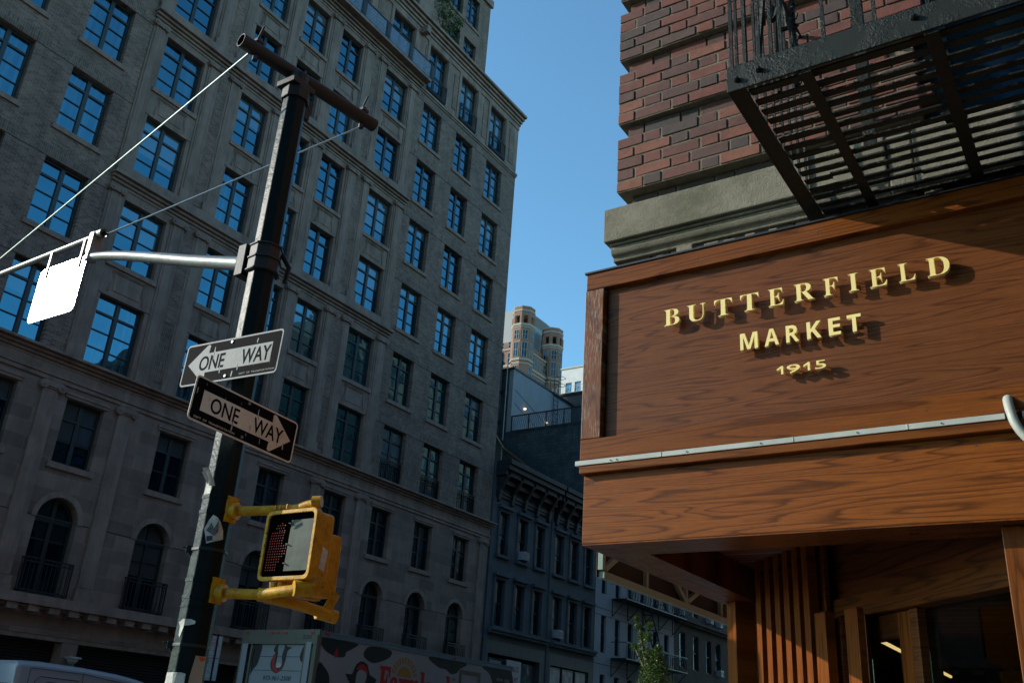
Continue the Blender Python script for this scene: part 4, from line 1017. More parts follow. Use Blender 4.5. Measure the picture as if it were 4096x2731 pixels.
for ch, a, b in (('M', -1.257, -1.18), ('A', -1.15, -1.089), ('R', -1.058, -1.004), ('K', -.971, -.912), ('E', -.882, -.834), ('T', -.807, -.752)): letter(ch, a, b, 3.216, 3.292, 0.0, sansb)
for ch, a, b in (('9', -1.063, -1.008), ('5', -.947, -.903)): letter(ch, a, b, 3.079, 3.115, 0.0)
for a in (-1.104, -.994):
    m = MB(); m.prism([(a+.017, 3.079), (a+.026, 3.079), (a+.026, 3.115), (a+.019, 3.115), (a, 3.104), (a, 3.097), (a+.017, 3.106)], (0, 0, 0), (1, 0, 0), (0, 0, 1), (0, 1, 0), LY0, LY1); t1 = m.build('letter', M['gold'], sf)
    m = MB(); m.tube([(a+.021, LY1-.001, 3.095), (a+.021, 3.638, 3.095)], .0022, 6); m.build('pin', M['brass'], t1)
# fluted wall, posts, beam and door along the 45 degree corner cut
M45 = Matrix.Translation((-1.98, 5.27, 0)) @ Matrix.Rotation(R(-45), 4, 'Z')
S2 = math.sqrt(2)
def s_of(x): return (x+1.98)*S2
def dpart(name, boxes, mat, bevel=.003, parent=None):
    """boxes in the slanted frame: s along the wall, t outward is negative, z"""
    a = MB()
    for b in boxes: a.box(*b)
    o = a.build(name, mat, None, bevel=bevel, local=True)
    o.parent = parent or sf
    o.matrix_world = M45 if parent is None else M45
    bp = wpos(sf)
    if parent is None: o.matrix_local = Matrix.Translation(-bp) @ M45
    else: o.matrix_local = Matrix.Identity(4)
    return o
dpart('corner_post', [(0, .117, -.0, .12, 0, 2.4235)], M['oak_bz'])
bat = [(-1.716, -1.678), (-1.64, -1.603), (-1.567, -1.526), (-1.497, -1.463), (-1.427, -1.388), (-1.359, -1.326)]
b0 = dpart('batten', [(0, s_of(bat[0][1])-s_of(bat[0][0]), 0, .05, 0, 2.62)], M['oak_bz'], .002)
for i, (a, b) in enumerate([(-1.85, -1.82), (-1.785, -1.755)]+bat):
    o = b0 if i == 0 else b0.copy()
    if i: COL.objects.link(o)
    base = Matrix.Translation(-wpos(sf)) @ M45 @ Matrix.Translation((s_of(a), 0 if i > 1 else .14, 0)); o.matrix_local = base
dpart('wide_batten', [(s_of(-1.293), s_of(-1.224), 0, .05, 0, 2.262)], M['oak_bz'])
dpart('backing_wall', [(.34, .955, .075, .10, 0, 2.62), (.955, 1.07, .075, .10, 0, 2.24), (.0, .34, .20, .23, 0, 2.62), (1.07, 1.235, .10, .112, 0, 2.24)], M['oak_panel'])
def sb(x): return (2.1034*x+3.79)/S2          # positions along the inner door plane, .12 m behind the battens
dpart('transom_panel', [(.755, 2.27, .15, .18, 2.335, 2.635)], wood('oak transom', 'X', 'Z', PAND, PANL, 8.8, scale=1.2))
dpart('transom_frame', [(sb(-1.26), sb(-1.228), .12, .15, 2.335, 2.63)], M['oak_bz'])
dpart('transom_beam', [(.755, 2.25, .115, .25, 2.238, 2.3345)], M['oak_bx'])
dpart('door_frame', [(s_of(-1.107), s_of(-1.036), .0, .035, 0, 2.250)], M['oak_bz'])
door = dpart('door', [(sb(-1.07)-.05, sb(-1.036), .16, .205, .02, 2.236), (sb(-.868), sb(-.804), .16, .205, .02, 2.236)], M['oak_bz'])
dpart('top_rail', [(sb(-1.036)+.0005, sb(-.868)-.0005, .162, .203, 2.128, 2.235)], M['oak_bx'], parent=door)
dpart('bottom_rail', [(sb(-1.036)+.0005, sb(-.868)-.0005, .162, .203, .02, .3)], M['oak_bx'], parent=door)
m_, n_, l_, b_ = new_mat('clear shop glass'); b_.inputs['Base Color'].default_value = (.30, .36, .28, 1); b_.inputs['Roughness'].default_value = .01; b_.inputs['Transmission Weight'].default_value = 1.0; b_.inputs['IOR'].default_value = 1.45; M['shopglass'] = m_
dpart('pane', [(sb(-1.036), sb(-.868), .18, .186, .3, 2.128)], M['shopglass'], 0, parent=door)
dpart('handle', [(sb(-.845), sb(-.835), .11, .125, .95, 1.35), (sb(-.845), sb(-.835), .125, .16, .97, .99), (sb(-.845), sb(-.835), .125, .16, 1.31, 1.33)], M['brass'], .003, parent=door)
dpart('door_jamb', [(sb(-.800), sb(-.765), .15, .25, 0, 2.237)], M['oak_panel'])
dpart('side_light', [(sb(-.765), 2.24, .19, .196, .1, 2.237)], M['shopglass'], 0)
m = MB(); m.box(-.366, -.275, 3.70, 3.79, 0, 2.4235); m.build('front_post', M['oak_z'], sf, bevel=.003)
m = MB(); m.box(-.275, XR, 3.75, 3.758, .5, 2.4235); m.build('front_window', M['shopglass'], sf)
m = MB(); m.box(-.275, XR, 3.72, 3.79, 0, .5); m.build('stall_riser', M['oak_x'], sf, bevel=.003)
# side wall of the shop towards the avenue and the room inside
m = MB(); m.box(-1.96, -1.86, 5.42, 14, 0, 2.62); m.build('avenue_wall', M['oak_y'], sf)
m = MB()
m.box(-1.8, 6, 12, 12.1, 0, 3); m.box(6, 6.1, 3.9, 12, 0, 3); m.box(-1.86, 6, 3.86, 12, 2.662, 2.70)
m.build('shop_interior', plain('dim shop interior', (.018, .018, .010), .7, var=.3, vs=1.5), sf)
m = MB(); m.box(-1.85, 6, 3.9, 12, .15, .16); m.build('shop_floor', M['stonefront'], sf)
M['strip'] = emit('warm light strip', (1.0, .62, .30), 1.7)
def strip(p, q, r=.012):
    a = MB(); a.tube([p, q], r, 6); return a
m = strip((-1.3, 5.3, 2.3), (-1.3, 8.2, 2.3)); m.build('light_strip', M['strip'], sf)
m = MB(); m.box(-1.7, -1.32, 5.45, 8.2, 2.31, 2.36); m.box(-1.319, -1.30, 5.3, 8.2, 2.313, 2.42); m.build('strip_housing', M['iron'], sf)
m = MB(); m.box(-1.75, -1.45, 5.6, 8.0, 1.2, 1.9); m.box(-1.0, -.3, 6.5, 9, .2, 1.5); m.build('display_shelf', M['conduit'], sf)

# ================================================================== FIRE ESCAPE OVER THE SHOP SIGN
fs = root('fire_escape', (-.95, 3.7, 3.82), 'black flaking iron fire escape platform with slatted floor above the wooden sign', 'fire escape')
ZP, YF = 3.821, 2.674
XE = 1.9
m = MB()
m.box(-.952, XE, YF, YF+.010, ZP, ZP+.108)                      # fascia flat
m.build('front_bar', M['black_flaky'], fs, bevel=.003)
m = MB(); m.box(-.951, -.941, YF+.0105, 3.70, ZP+.004, ZP+.106); m.box(-.9405, -.885, YF+.0105, 3.70, ZP+.002, ZP+.010); m.build('end_bar', M['black_flaky'], fs, bevel=.002)
for x, w_ in ((-.693, .042), (-.283, .046), (.13, .046), (.55, .046), (.97, .046)): m = MB(); m.prism([(0, -.010), (w_, -.010), (w_, -.004), (.007, -.004), (.007, .004), (0, .004)], (x, 0, ZP), (1, 0, 0), (0, 0, 1), (0, 1, 0), YF+.0105, 3.70); m.build('joist', M['black_flaky'], fs, bevel=.001)
y = YF+.045; rs = random.Random(4); i = 0
def slat(xa, xb, y, L, th, dz):
    c_, s_ = math.cos(th), math.sin(th); a = MB(); k = max(2, int((xb-xa)/.06)); t_ = .0032
    vs = []
    for q in range(k+1):
        x = xa+(xb-xa)*q/k; w_ = rs.uniform(-.0009, .0009); zz = ZP+.020+dz+w_
        for (u_, v_) in ((-L/2, -t_), (L/2, -t_), (L/2, t_), (-L/2, t_)): vs.append((x, y+.018+u_*c_-v_*s_, zz+u_*s_+v_*c_))
    fs_ = [(0, 1, 2, 3), tuple(4*k+j for j in (3, 2, 1, 0))]
    for q in range(k): fs_ += [(4*q+j, 4*q+(j+1) % 4, 4*q+4+(j+1) % 4, 4*q+4+j) for j in range(4)]
    a.add(vs, fs_); return a
while y < 3.69:
    th = R(14+rs.uniform(-1.5, 1.5)); dz = rs.uniform(-.0015, .0015); L = .048  # tilt shaped to block the sun and shade the sign below
    if i in (10, 12):      # two slats narrowed and flattened to let patches of sun through
        xa, xb = (-.775, -.66) if i == 10 else (-.80, -.45)
        slat(-.883, xa, y, L, th, dz).build('floor_slat', M['black_flaky'], fs); slat(xa, xb, y-.012, .030, R(4), dz).build('floor_slat', M['black_flaky'], fs); slat(xb, XE, y, L, th, dz).build('floor_slat', M['black_flaky'], fs)
    else: slat(-.883, XE, y, L, th, dz).build('floor_slat', M['black_flaky'], fs)
    y += .0668; i += 1
for x, z in ((-.912, 3.862), (-.83, 3.875), (-.306, 3.885)): m = MB(); m.tube([(x, YF, z), (x, YF-.012, z), (x, YF-.020, z)], [.012, .011, .006], 8); m.build('bolt', M['black_flaky'], fs)
# balusters, top rail
for x in (-.935, -.885, -.832, -.787, -.752, -.600, -.428, -.26, -.09, .08, .25): m = MB(); m.box(x-.0065, x+.0065, YF+.012, YF+.022, ZP+.09, 4.86); m.build('baluster', M['black_flaky'], fs)
for y in [YF+.09+i*.11 for i in range(9)]: m = MB(); m.box(-.945, -.935, y-.006, y+.006, ZP+.09, 4.86); m.build('baluster', M['black_flaky'], fs)
m = MB(); m.box(-.95, XE, YF+.005, YF+.035, 4.86, 4.875); m.box(-.95, -.93, YF+.035, 3.7, 4.86, 4.875); m.box(-.95, XE, YF+.012, YF+.022, 4.35, 4.37); m.build('hand_rail', M['black_flaky'], fs)
# drop-ladder hardware standing at the left of the platform
m = MB()
for x in (-.80, -.735): m.box(x-.006, x+.006, 2.80, 2.83, ZP+.04, 5.2)
for i in range(6): m.box(-.80, -.735, 2.81, 2.82, ZP+.12+i*.2, ZP+.135+i*.2)
m.tube([(-.80, 2.78, 4.24), (-.80, 2.76, 4.17), (-.79, 2.74, 4.14), (-.775, 2.74, 4.15), (-.77, 2.75, 4.20)], .011, 6)
m.tube([(-.86, 2.76, 3.95), (-.80, 2.78, 4.6)], .010, 5); m.tube([(-.70, 2.72, 3.93), (-.76, 2.74, 4.25)], .008, 5)
for i in range(9):
    z = ZP+.06+i*.05; m.tube(circ3 := [(-.725+.012*math.cos(R(a)), 2.80+(.012*math.sin(R(a)) if i % 2 else 0), z+.018*math.sin(R(a))) for a in range(0, 361, 60)], .0045, 5)
m.build('drop_ladder', M['black_flaky'], fs)
# stair flight rising to the right behind the rail, seen through the slats
m = MB()
for yy in (3.02, 3.50): m.prism([(0, 0), (.12, 0), (1.75, 2.1), (1.63, 2.1)], (-.05, yy, 3.90), (1, 0, 0), (0, 0, 1), (0, 1, 0), 0, .012)
for i in range(9): x = .05+i*.18; z = 4.02+i*.232; m.box(x, x+.17, 3.032, 3.50, z, z+.008)
m.build('stair', M['black_flaky'], fs)
m = MB(); m.prism([(0, 0), (.07, .01), (.085, .06), (.05, .10), (.01, .075)], (-.32, 3.20, ZP+.03), (1, 0, 0), (0, 1, 0), (0, 0, 1), 0, .012); m.build('rust_lump', M['black_flaky'], fs, bevel=.004)
# raking strut and stringer whose long shadow falls over the sign
m = MB(); m.box(-.62, -.57, 3.3, 3.32, ZP+.045, 5.4, None); 
m.build('hanger', M['black_flaky'], fs)

# ================================================================== AWNING UP THE AVENUE
aw = root('shop_awning', (-1.96, 6.5, 2.7), 'brown fabric awning with a grey-green truss frame, beyond the wooden shop front', 'awning')
M['canvas'] = plain('brown canvas', (.022, .014, .012), .8, var=.15)
M['awnframe'] = plain('grey green frame', (.21, .28, .23), .45, var=.12)
XA = -3.10
ya0, ya1, za0, za1 = 5.80, 8.9, 2.70, 3.25
m = MB(); m.box(XA-.012, XA-.004, ya0, ya1, za0+.005, za1+.25); m.quad((XA-.01, ya0+.9, za1+.25), (XA-.01, ya1, za1+.25), (-1.97, ya1, za1+.7), (-1.97, ya0+.9, za1+.7))
m.build('fabric', M['canvas'], aw)
def bar(a, p, q, r=.02):
    p, q = Vector(p), Vector(q); d = (q-p).normalized(); u = Vector((1, 0, 0)); v = d.cross(u); L = (q-p).length
    vs = []
    for e in (p, q):
        for su, sv in ((-1, -1), (1, -1), (1, 1), (-1, 1)): vs.append(e+u*r*su+v*r*sv)
    a.add(vs, [(0, 1, 2, 3), (4, 5, 6, 7), (0, 1, 5, 4), (1, 2, 6, 5), (2, 3, 7, 6), (3, 0, 4, 7)])
m = MB(); x = XA+.022
bar(m, (x, ya0+.02, za0+.02), (x, ya1, za0+.02), .024); bar(m, (x, ya0+.02, za0+.05), (x, ya0+.02, za1), .02)
for y in (6.53, 7.28, 8.04): bar(m, (x, y, za0+.045), (x, y, za1), .017)
bar(m, (x+.001, ya0+.05, za0+.06), (x+.001, 6.5, za1-.1), .019); bar(m, (x+.001, 6.55, za1-.02), (x+.001, 7.26, za0+.05), .019); bar(m, (x+.001, 7.3, za0+.06), (x+.001, 8.0, za1-.15), .019); bar(m, (x+.001, 8.06, za1-.02), (x+.001, 8.8, za0+.05), .019)
m.build('frame', M['awnframe'], aw, bevel=.003)

# ================================================================== POTTED TOPIARY AT THE KERB
tp = root('cone_topiary', (-4.62, 9.9, .14), 'sunlit clipped evergreen with a loose sprig on top, below the awning', 'tree')
m = MB(); m.tube([(-4.55, 9.9, .14), (-4.55, 9.9, 1.8)], [.05, .03], 7); m.tube([(-4.55, 9.9, 1.8), (-4.57, 9.9, 2.3), (-4.68, 9.88, 2.62), (-4.75, 9.9, 2.95)], [.022, .02, .014, .006], 6)
m.tube([(-4.66, 9.88, 2.5), (-4.62, 9.86, 2.75)], [.01, .004], 5); m.tube([(-4.66, 9.88, 2.45), (-4.8, 9.9, 2.7)], [.01, .004], 5); m.build('trunk', M['bark'], tp)
m = MB(); cs = []
for i in range(34):
    z = .6+i*.061; q_ = max(0.0, (2.68-z)/2.1); rr = .46*q_**.62+.02
    for a in range(0, 360, 60): cs.append(((-4.55+rr*.62*math.cos(R(a+i*25)), 9.9+rr*.62*math.sin(R(a+i*25)), z), rr*.5+.03))
leaf_cloud(m, cs, 26000, .0125, 9)
cs = [((-4.60, 9.88, 2.50), .11), ((-4.66, 9.88, 2.60), .10), ((-4.70, 9.88, 2.70), .085), ((-4.71, 9.9, 2.82), .075), ((-4.76, 9.9, 2.92), .05), ((-4.78, 9.9, 3.0), .03), ((-4.62, 9.86, 2.80), .055), ((-4.60, 9.86, 2.92), .04), ((-4.80, 9.9, 2.70), .05), ((-4.52, 9.88, 2.55), .09), ((-4.50, 9.88, 2.68), .05)]
leaf_cloud(m, cs, 1500, .017, 10)
m.build('foliage', M['leaf'], tp)
m = MB(); m.tube([(-4.55, 9.9, .14), (-4.55, 9.9, .55)], [.22, .28], 20); m.build('pot', M['stonefront'], tp)

# ================================================================== TRAFFIC POLE
PX, PY = -4.77, 3.86
po = root('traffic_pole', (PX, PY, .14), 'dark green octagonal traffic pole with a tube across its top and a curved mast arm', 'traffic pole')
def octz(r, rot=22.5): return [(r*math.cos(R(rot+45*i)), r*math.sin(R(rot+45*i))) for i in range(8)]
m = MB(); vs = []; hts = [(.14, .119), (2.0, .108), (4.0, .0975), (6.05, .089)]
for z, r in hts: vs += [(PX+x, PY+y, z) for x, y in octz(r, 15)]
fc = [(i*8+j, i*8+(j+1) % 8, (i+1)*8+(j+1) % 8, (i+1)*8+j) for i in range(3) for j in range(8)]+[tuple(range(24, 32))]
m.add(vs, fc); m.build('shaft', M['pole'], po, bevel=.006)
m = MB()
for z, h_ in ((2.895, .024), (2.80, .024), (2.385, .024), (2.285, .02), (2.235, .008)): 
    r = .106-(z-2)*.0052; m.ring(octz(r+.0055, 15), octz(r-.002, 15), (PX, PY, 0), (1, 0, 0), (0, 1, 0), (0, 0, 1), z, z+h_)
m.build('strap', M['pole'], po)
m = MB()
for zc in (2.58, 2.02):
    for lat, d in ((-.115, 0),): 
        ax = Vector((.629, .777, 0)); n0 = Vector((.777, -.629, 0)); c = Vector((PX, PY, zc))+ax*(-.118)
        m.box(-.02, .025, -.012, .012, -.022, .022, Matrix.Translation(c) @ Matrix.Rotation(R(51), 4, 'Z')); m.tube([c+ax*(-.045)+Vector((0, 0, .01)), c+Vector((0, 0, .01))], .005, 6); m.tube([c+Vector((0, 0, -.02)), c+ax*.02+Vector((0, 0, -.05))], .008, 6)
    m.ring(octz(.112, 15), octz(.098, 15), (PX, PY, 0), (1, 0, 0), (0, 1, 0), (0, 0, 1), zc-.008, zc+.010)
m.build('clamp', M['iron'], po, bevel=.002)
m = MB()  # mast arm collar
m.ring(octz(.112, 15), octz(.092, 15), (PX, PY, 0), (1, 0, 0), (0, 1, 0), (0, 0, 1), 4.50, 4.72)
for z in (4.505, 4.60, 4.70): m.ring(octz(.122, 15), octz(.110, 15), (PX, PY, 0), (1, 0, 0), (0, 1, 0), (0, 0, 1), z, z+.014)
m.box(PX-.18, PX-.10, PY-.10, PY+.06, 4.49, 4.73); m.tube([(PX-.20, PY-.02, 4.62), (PX-.16, PY-.02, 4.62)], .075, 16); m.tube([(PX+.06, PY+.10, 4.69), (PX+.10, PY+.14, 4.60), (PX+.08, PY+.14, 4.48)], .02, 6)
m.build('collar', M['tube_brown'], po, bevel=.004)
m = MB(); AP = smooth_path([(PX-.16, PY-.02, 4.615), (-5.57, PY, 4.80), (-6.25, PY, 5.00), (-6.7, PY, 5.12), (-7.05, PY, 5.19)], 8)
m.tube(AP, [.053-.018*i/(len(AP)-1) for i in range(len(AP))], 16); m.build('mast_arm', M['galv'], po, smooth=True)
m = MB(); m.tube([(-6.90, PY, 5.385), (-7.25, PY, 5.378), (-8.47, PY, 5.345), (-12, PY, 5.28)], .026, 14, cap=False); m.tube([(-6.905, PY, 5.39), (-6.99, PY, 5.39)], .041, 14, cap=False); m.box(-7.03, -6.97, PY-.05, PY+.05, 5.21, 5.40); m.tube([(-7.0, PY, 5.14), (-7.0, PY, 5.24)], .05, 10)
m.build('arm_fitting', M['galv'], po, bevel=.003)
# top tee
m = MB(); m.ring(octz(.108, 15), octz(.080, 15), (PX, PY, 0), (1, 0, 0), (0, 1, 0), (0, 0, 1), 5.98, 6.08); m.tube([(PX, PY, 6.0), (PX, PY, 6.23)], .07, 14); m.box(PX-.10, PX+.09, PY-.12, PY+.10, 6.08, 6.13)
m.box(PX-.02, PX+.02, PY+.09, PY+.15, 5.9, 6.08); m.build('pole_cap', M['tube_brown'], po, bevel=.006)
TL, TR = Vector((-4.905, 3.375, 6.265)), Vector((-4.705, 4.66, 6.265)); td = (TR-TL).normalized()
m = MB(); k = 20; o_ = circ(0, 0, .055, k); i_ = circ(0, 0, .046, k); side = td.cross(Vector((0, 0, 1))).normalized()
m.ring(o_, i_, TL, side, (0, 0, 1), td, 0, (TR-TL).length); m.build('cross_tube', M['tube_brown'], po, smooth=True, bevel=.002)
m = MB(); 
for P, s_ in ((TL+td*.14, -1), (TR-td*.13, 1)):
    m.tube([P+Vector((-.04, 0, .05)), P+Vector((.03, 0, .21))], .009, 6) ; m.tube([P+Vector((0, 0, .055)), P+Vector((0, 0, .10))], .028, 8); m.box(P.x-.03, P.x+.03, P.y-.035, P.y+.035, P.z+.06, P.z+.085); m.tube([P+Vector((0, 0, -.06)), P+Vector((0, 0, -.10))], .022, 8)
m.build('rod_bracket', M['iron'], po, bevel=.002)
GL = TL+td*.08+Vector((0, 0, -.075)); GR = TR-td*.13+Vector((0, 0, -.085))
# left rod meets the arm far out over the avenue, right rod ends in the arm fitting
m = MB(); m.tube([GL, (-9.0, PY, 5.37)], .0078, 8); m.build('guy_rod', M['steel'], po, smooth=True)
m = MB(); m.tube([GR, (-6.93, PY+.03, 5.392)], .0072, 8); m.build('guy_rod', M['steel'], po, smooth=True)
# hanging plate that throws the sun back
hs = root('hanging_sign', (-7.35, PY, 5.1), 'blank reflective sign plate hanging from the mast arm and glaring in the sun', 'street sign')
m = MB(); m.prism(rrect(-7.70, -7.03, 4.675, 5.20, .05), (0, PY-.02, 0), (1, 0, 0), (0, 0, 1), (0, 1, 0), 0, .004); m.build('plate', M['reflector'], hs)
m = MB()
for x in (-7.6, -7.12): m.box(x-.012, x+.012, PY-.03, PY+.0, 5.1, 5.36)
m.build('hanger', M['galv'], hs)

# ONE WAY signs
def one_way(name, label, o, u, flip, W, H, white, tilt=0.0):
    """o: lower-left corner seen from the front"""
    o = Vector(o); u = Vector(u).normalized(); v = Vector((0, 0, 1)); n = u.cross(v).normalized()
    u = (u+v*tilt).normalized(); v = n.cross(u).normalized()
    rt_ = root(name, tuple(o+u*W/2), label, 'street sign', 'one-way signs on the traffic pole')
    P = lambda a, b, d: o+u*a+v*b+n*d
    m = MB(); m.prism(rrect(0, W, 0, H, .028), o, u, v, n, -.003, 0); m.build('plate', M[white], rt_)
    m = MB(); m.prism(rrect(.012, W-.012, .012, H-.012, .018), o, u, v, n, .0002, .0012); m.build('black_face', M['sheet_black'], rt_)
    f = (lambda a: W-a) if flip else (lambda a: a)
    ax0, ax1, axt = .075*W/.88, .655*W/.88, .835*W/.88
    hb, ht = .078*H/.29, .212*H/.29; mid = (hb+ht)/2
    pts = [(ax0, hb), (ax1, hb), (ax1-.004, .028), (ax1+.012, .018), (ax1+.028, .024), (axt, mid), (ax1+.028, H-.024), (ax1+.012, H-.018), (ax1-.004, H-.028), (ax1, ht), (ax0, ht)]
    pts = [(f(a), b) for a, b in pts]
    m = MB(); m.prism(pts, o, u, v, n, .0013, .0020); m.build('arrow', M[white], rt_)
    e = .0021
    if not flip: l = (('ONE', .145, .230), ('WAY', .50, .262))
    else: l = (('ONE', .155, .235), ('WAY', .545, .255))
    for wd, a, wl in l: text('lettering', wd, M['sheet_black'], rt_, P(a*W/.88, hb+.016, e), u, v, wl*W/.88, ht-hb-.034, .0012, .012)
    a0 = .045 if not flip else W-.345
    text('small_lettering', 'DEPT  OF  TRANSPORTATION', M[white], rt_, P(a0, .024, .0013), u, v, .325, .0125, .0008, .0)
    m = MB()
    for b in (.03, H-.03): m.tube([P(W*.49, b, 0), P(W*.49, b, .008)], .011, 6)
    m.build('bolt', M['galv'], rt_)
    return rt_
one_way('one_way_sign', 'lower ONE WAY sign pointing right, in shade with an aged cream arrow', (-4.63, 3.392, 3.284), (0, 1, 0), False, .882, .290, 'sheet_cream', -.052)
one_way('one_way_sign', 'upper ONE WAY sign pointing left, scratched and with a bright white arrow', (-5.216, 3.712, 3.676), (1, 0, 0), True, .932, .300, 'sheet_white', -.038)
m = MB(); m.box(-4.735, -4.70, 3.716, 3.78, 3.72, 3.90); m.box(-4.68, -4.636, 3.83, 3.87, 3.32, 3.50); m.build('sign_bracket', M['iron'], po)

# pedestrian signals
def ped_signal(name, o, u, n, label, face=True):
    """o: lower-left front corner; u along the face, n towards the viewer of the face"""
    o, u, n = Vector(o), Vector(u).normalized(), Vector(n).normalized(); v = Vector((0, 0, 1)); W, H, D = .43, .425, .16
    t = root(name, tuple(o+u*W/2), label, 'pedestrian signal', 'yellow pedestrian signals')
    m = MB(); m.prism(rrect(.012, W-.012, .012, H-.012, .035), o, u, v, -n, .035, D); m.build('housing', M['yellow'], t, bevel=.012, seg=3)
    m = MB(); m.ring(rrect(0, W, 0, H, .04), rrect(.024, W-.024, .024, H-.024, .028), o, u, v, -n, -.012, .036); m.ring(rrect(.004, W-.004, .004, H-.004, .04), rrect(.03, W-.03, .03, H-.03, .028), o, u, v, -n, .0365, .044); m.build('rim', M['yellow'], t, bevel=.004)
    if not face: return t
    m = MB(); m.prism(rrect(.02, W-.02, .02, H-.02, .028), o, u, v, -n, .0, .03); m.build('lens', M['blackplastic'], t)
    m = MB(); m.prism([(.205, .055), (.395, .055), (.395, .36), (.215, .36)], o, u, v, n, .0005, .0012); m.build('countdown_panel', M['countdown'], t)
    m = MB()
    rws = [(.17, .30, .31), (.20, .22, .37), (.24, .20, .38), (.28, .27, .38), (.31, .13, .38), (.35, .12, .38), (.39, .12, .38), (.43, .11, .38), (.47, .11, .38), (.51, .11, .45), (.55, .11, .46), (.59, .10, .46), (.63, .10, .43), (.67, .10, .40), (.71, .10, .37), (.75, .10, .34), (.79, .10, .32), (.83, .10, .31), (.87, .10, .31)]
    for vv, a, b in rws:
        x = a
        while x <= b+.001: c = o+u*(x*W+.01)+v*((1-vv)*H*.94+.012)+n*.001; m.prism(circ(0, 0, .0030, 6), c, u, v, n, 0, .001); x += .046
    m.build('hand_symbol', M['led'], t)
    m = MB()
    for b in (.10, .215, .34): c = o+u*.205+v*b; m.tube([c+n*.001, c+n*.012], .004, 6); m.tube([c+n*.012, c+n*.013+u*.018-v*.004], .004, 6)
    m.build('clip', M['ink'], t)
    return t
M['led'] = emit('red led', (1.0, .03, .015), .10)
M['countdown'] = plain('dusty grey lens', (.048, .062, .050), .45, var=.4, vs=10, spec=.15)
ps = ped_signal('pedestrian_signal', (-4.455, 4.0, 2.412), (1, 0, 0), (0, -1, 0), 'nearer yellow pedestrian signal facing the camera with a dim red hand')
m = MB(); 
def onside(yz, x): return [(x, a, b) for a, b in yz]
m.prism([(4.075, 2.49), (4.12, 2.475), (4.135, 2.60), (4.085, 2.62)], (-4.0375, 0, 0), (0, 1, 0), (0, 0, 1), (1, 0, 0), 0, .001); m.build('paper_patch', M['paper'], ps)
p2 = ped_signal('pedestrian_signal', (-4.485, 4.135, 2.375), (0, 1, 0), (-1, 0, 0), 'farther yellow pedestrian signal turned away, behind the one with the red hand', face=False)
# yellow bracket arms: a thing of the pole
m = MB(); q = smooth_path
m.tube([(PX+.075, PY+.03, 2.835), (PX+.13, PY+.05, 2.835)], .055, 12); m.box(PX+.06, PX+.11, PY-.02, PY+.07, 2.76, 2.92)
m.tube(q([(PX+.10, PY+.04, 2.835), (-4.42, 4.02, 2.85), (-4.30, 4.08, 2.862)]), .031, 12)
m.tube([(-4.33, 4.07, 2.855), (-4.17, 4.05, 2.875), (-4.10, 4.07, 2.88)], .026, 12); m.tube([(-4.13, 4.04, 2.885), (-4.08, 4.065, 2.890)], .036, 14)
for x in (-4.40, -4.36, -4.30): m.tube([(x, 4.0, 2.845), (x, 4.0, 2.875)], .007, 6)
m.build('signal_bracket', M['yellow'], po, smooth=True)
m = MB(); m.tube([(PX+.075, PY+.03, 2.335), (PX+.14, PY+.06, 2.335)], .052, 12); m.box(PX+.06, PX+.11, PY-.02, PY+.07, 2.27, 2.42)
m.tube([(PX+.10, PY+.04, 2.335), (-4.40, 4.02, 2.335)], .031, 12); m.tube([(-4.43, 4.0, 2.335), (-4.35, 4.05, 2.335)], .040, 12)
m.tube([(-4.40, 4.0, 2.335), (-4.22, 3.99, 2.345), (-4.10, 4.02, 2.36)], .033, 12); m.tube([(-4.12, 3.98, 2.36), (-4.06, 4.08, 2.37)], .046, 14)
m.tube([(-4.40, 4.03, 2.325), (-4.28, 4.22, 2.30), (-4.22, 4.42, 2.27)], .034, 12); m.tube([(-4.24, 4.38, 2.26), (-4.22, 4.44, 2.40)], .030, 10); m.tube([(-4.26, 4.34, 2.278), (-4.21, 4.46, 2.262)], .042, 12)
m.tube([(-4.30, 4.06, 2.35), (-4.30, 4.06, 2.42)], .03, 10)
m.build('signal_bracket', M['yellow'], po, smooth=True)

# stickers on the pole: conforming to the pole faces
def pole_patch(name, pts, mat, label, off=.0015, cat='sticker', parent=None):
    """outline in (degrees round the pole, height) laid on the octagon"""
    def P(a, z):
        r = .1082-(z-2)*.0052+off; best = 1e9; 
        d = Vector((math.cos(R(a)), math.sin(R(a)), 0))
        for i in range(8):
            nn = R(15+22.5+45*i); c = math.cos(R(a)-nn)
            if c > .3: best = min(best, r*math.cos(R(22.5))/c)
        return Vector((PX, PY, z))+d*(best+off)
    a = MB(); k = len(pts); cx = sum(p[0] for p in pts)/k; cz = sum(p[1] for p in pts)/k
    seg = []
    for i in range(k):
        p, q_ = pts[i], pts[(i+1) % k]
        for j in range(6): t_ = j/6; seg.append((p[0]+(q_[0]-p[0])*t_, p[1]+(q_[1]-p[1])*t_))
    n_ = len(seg); rings = 5
    vs = [P(cx, cz)]
    for r_ in range(1, rings+1): vs += [P(cx+(s_[0]-cx)*r_/rings, cz+(s_[1]-cz)*r_/rings) for s_ in seg]
    fs_ = [(0, 1+i, 1+(i+1) % n_) for i in range(n_)]
    for r_ in range(rings-1): fs_ += [(1+r_*n_+i, 1+(r_+1)*n_+i, 1+(r_+1)*n_+(i+1) % n_, 1+r_*n_+(i+1) % n_) for i in range(n_)]
    a.add(vs, fs_); ob = a.build(name, M[mat], parent)
    if label: tag(ob, label, cat)
    return ob
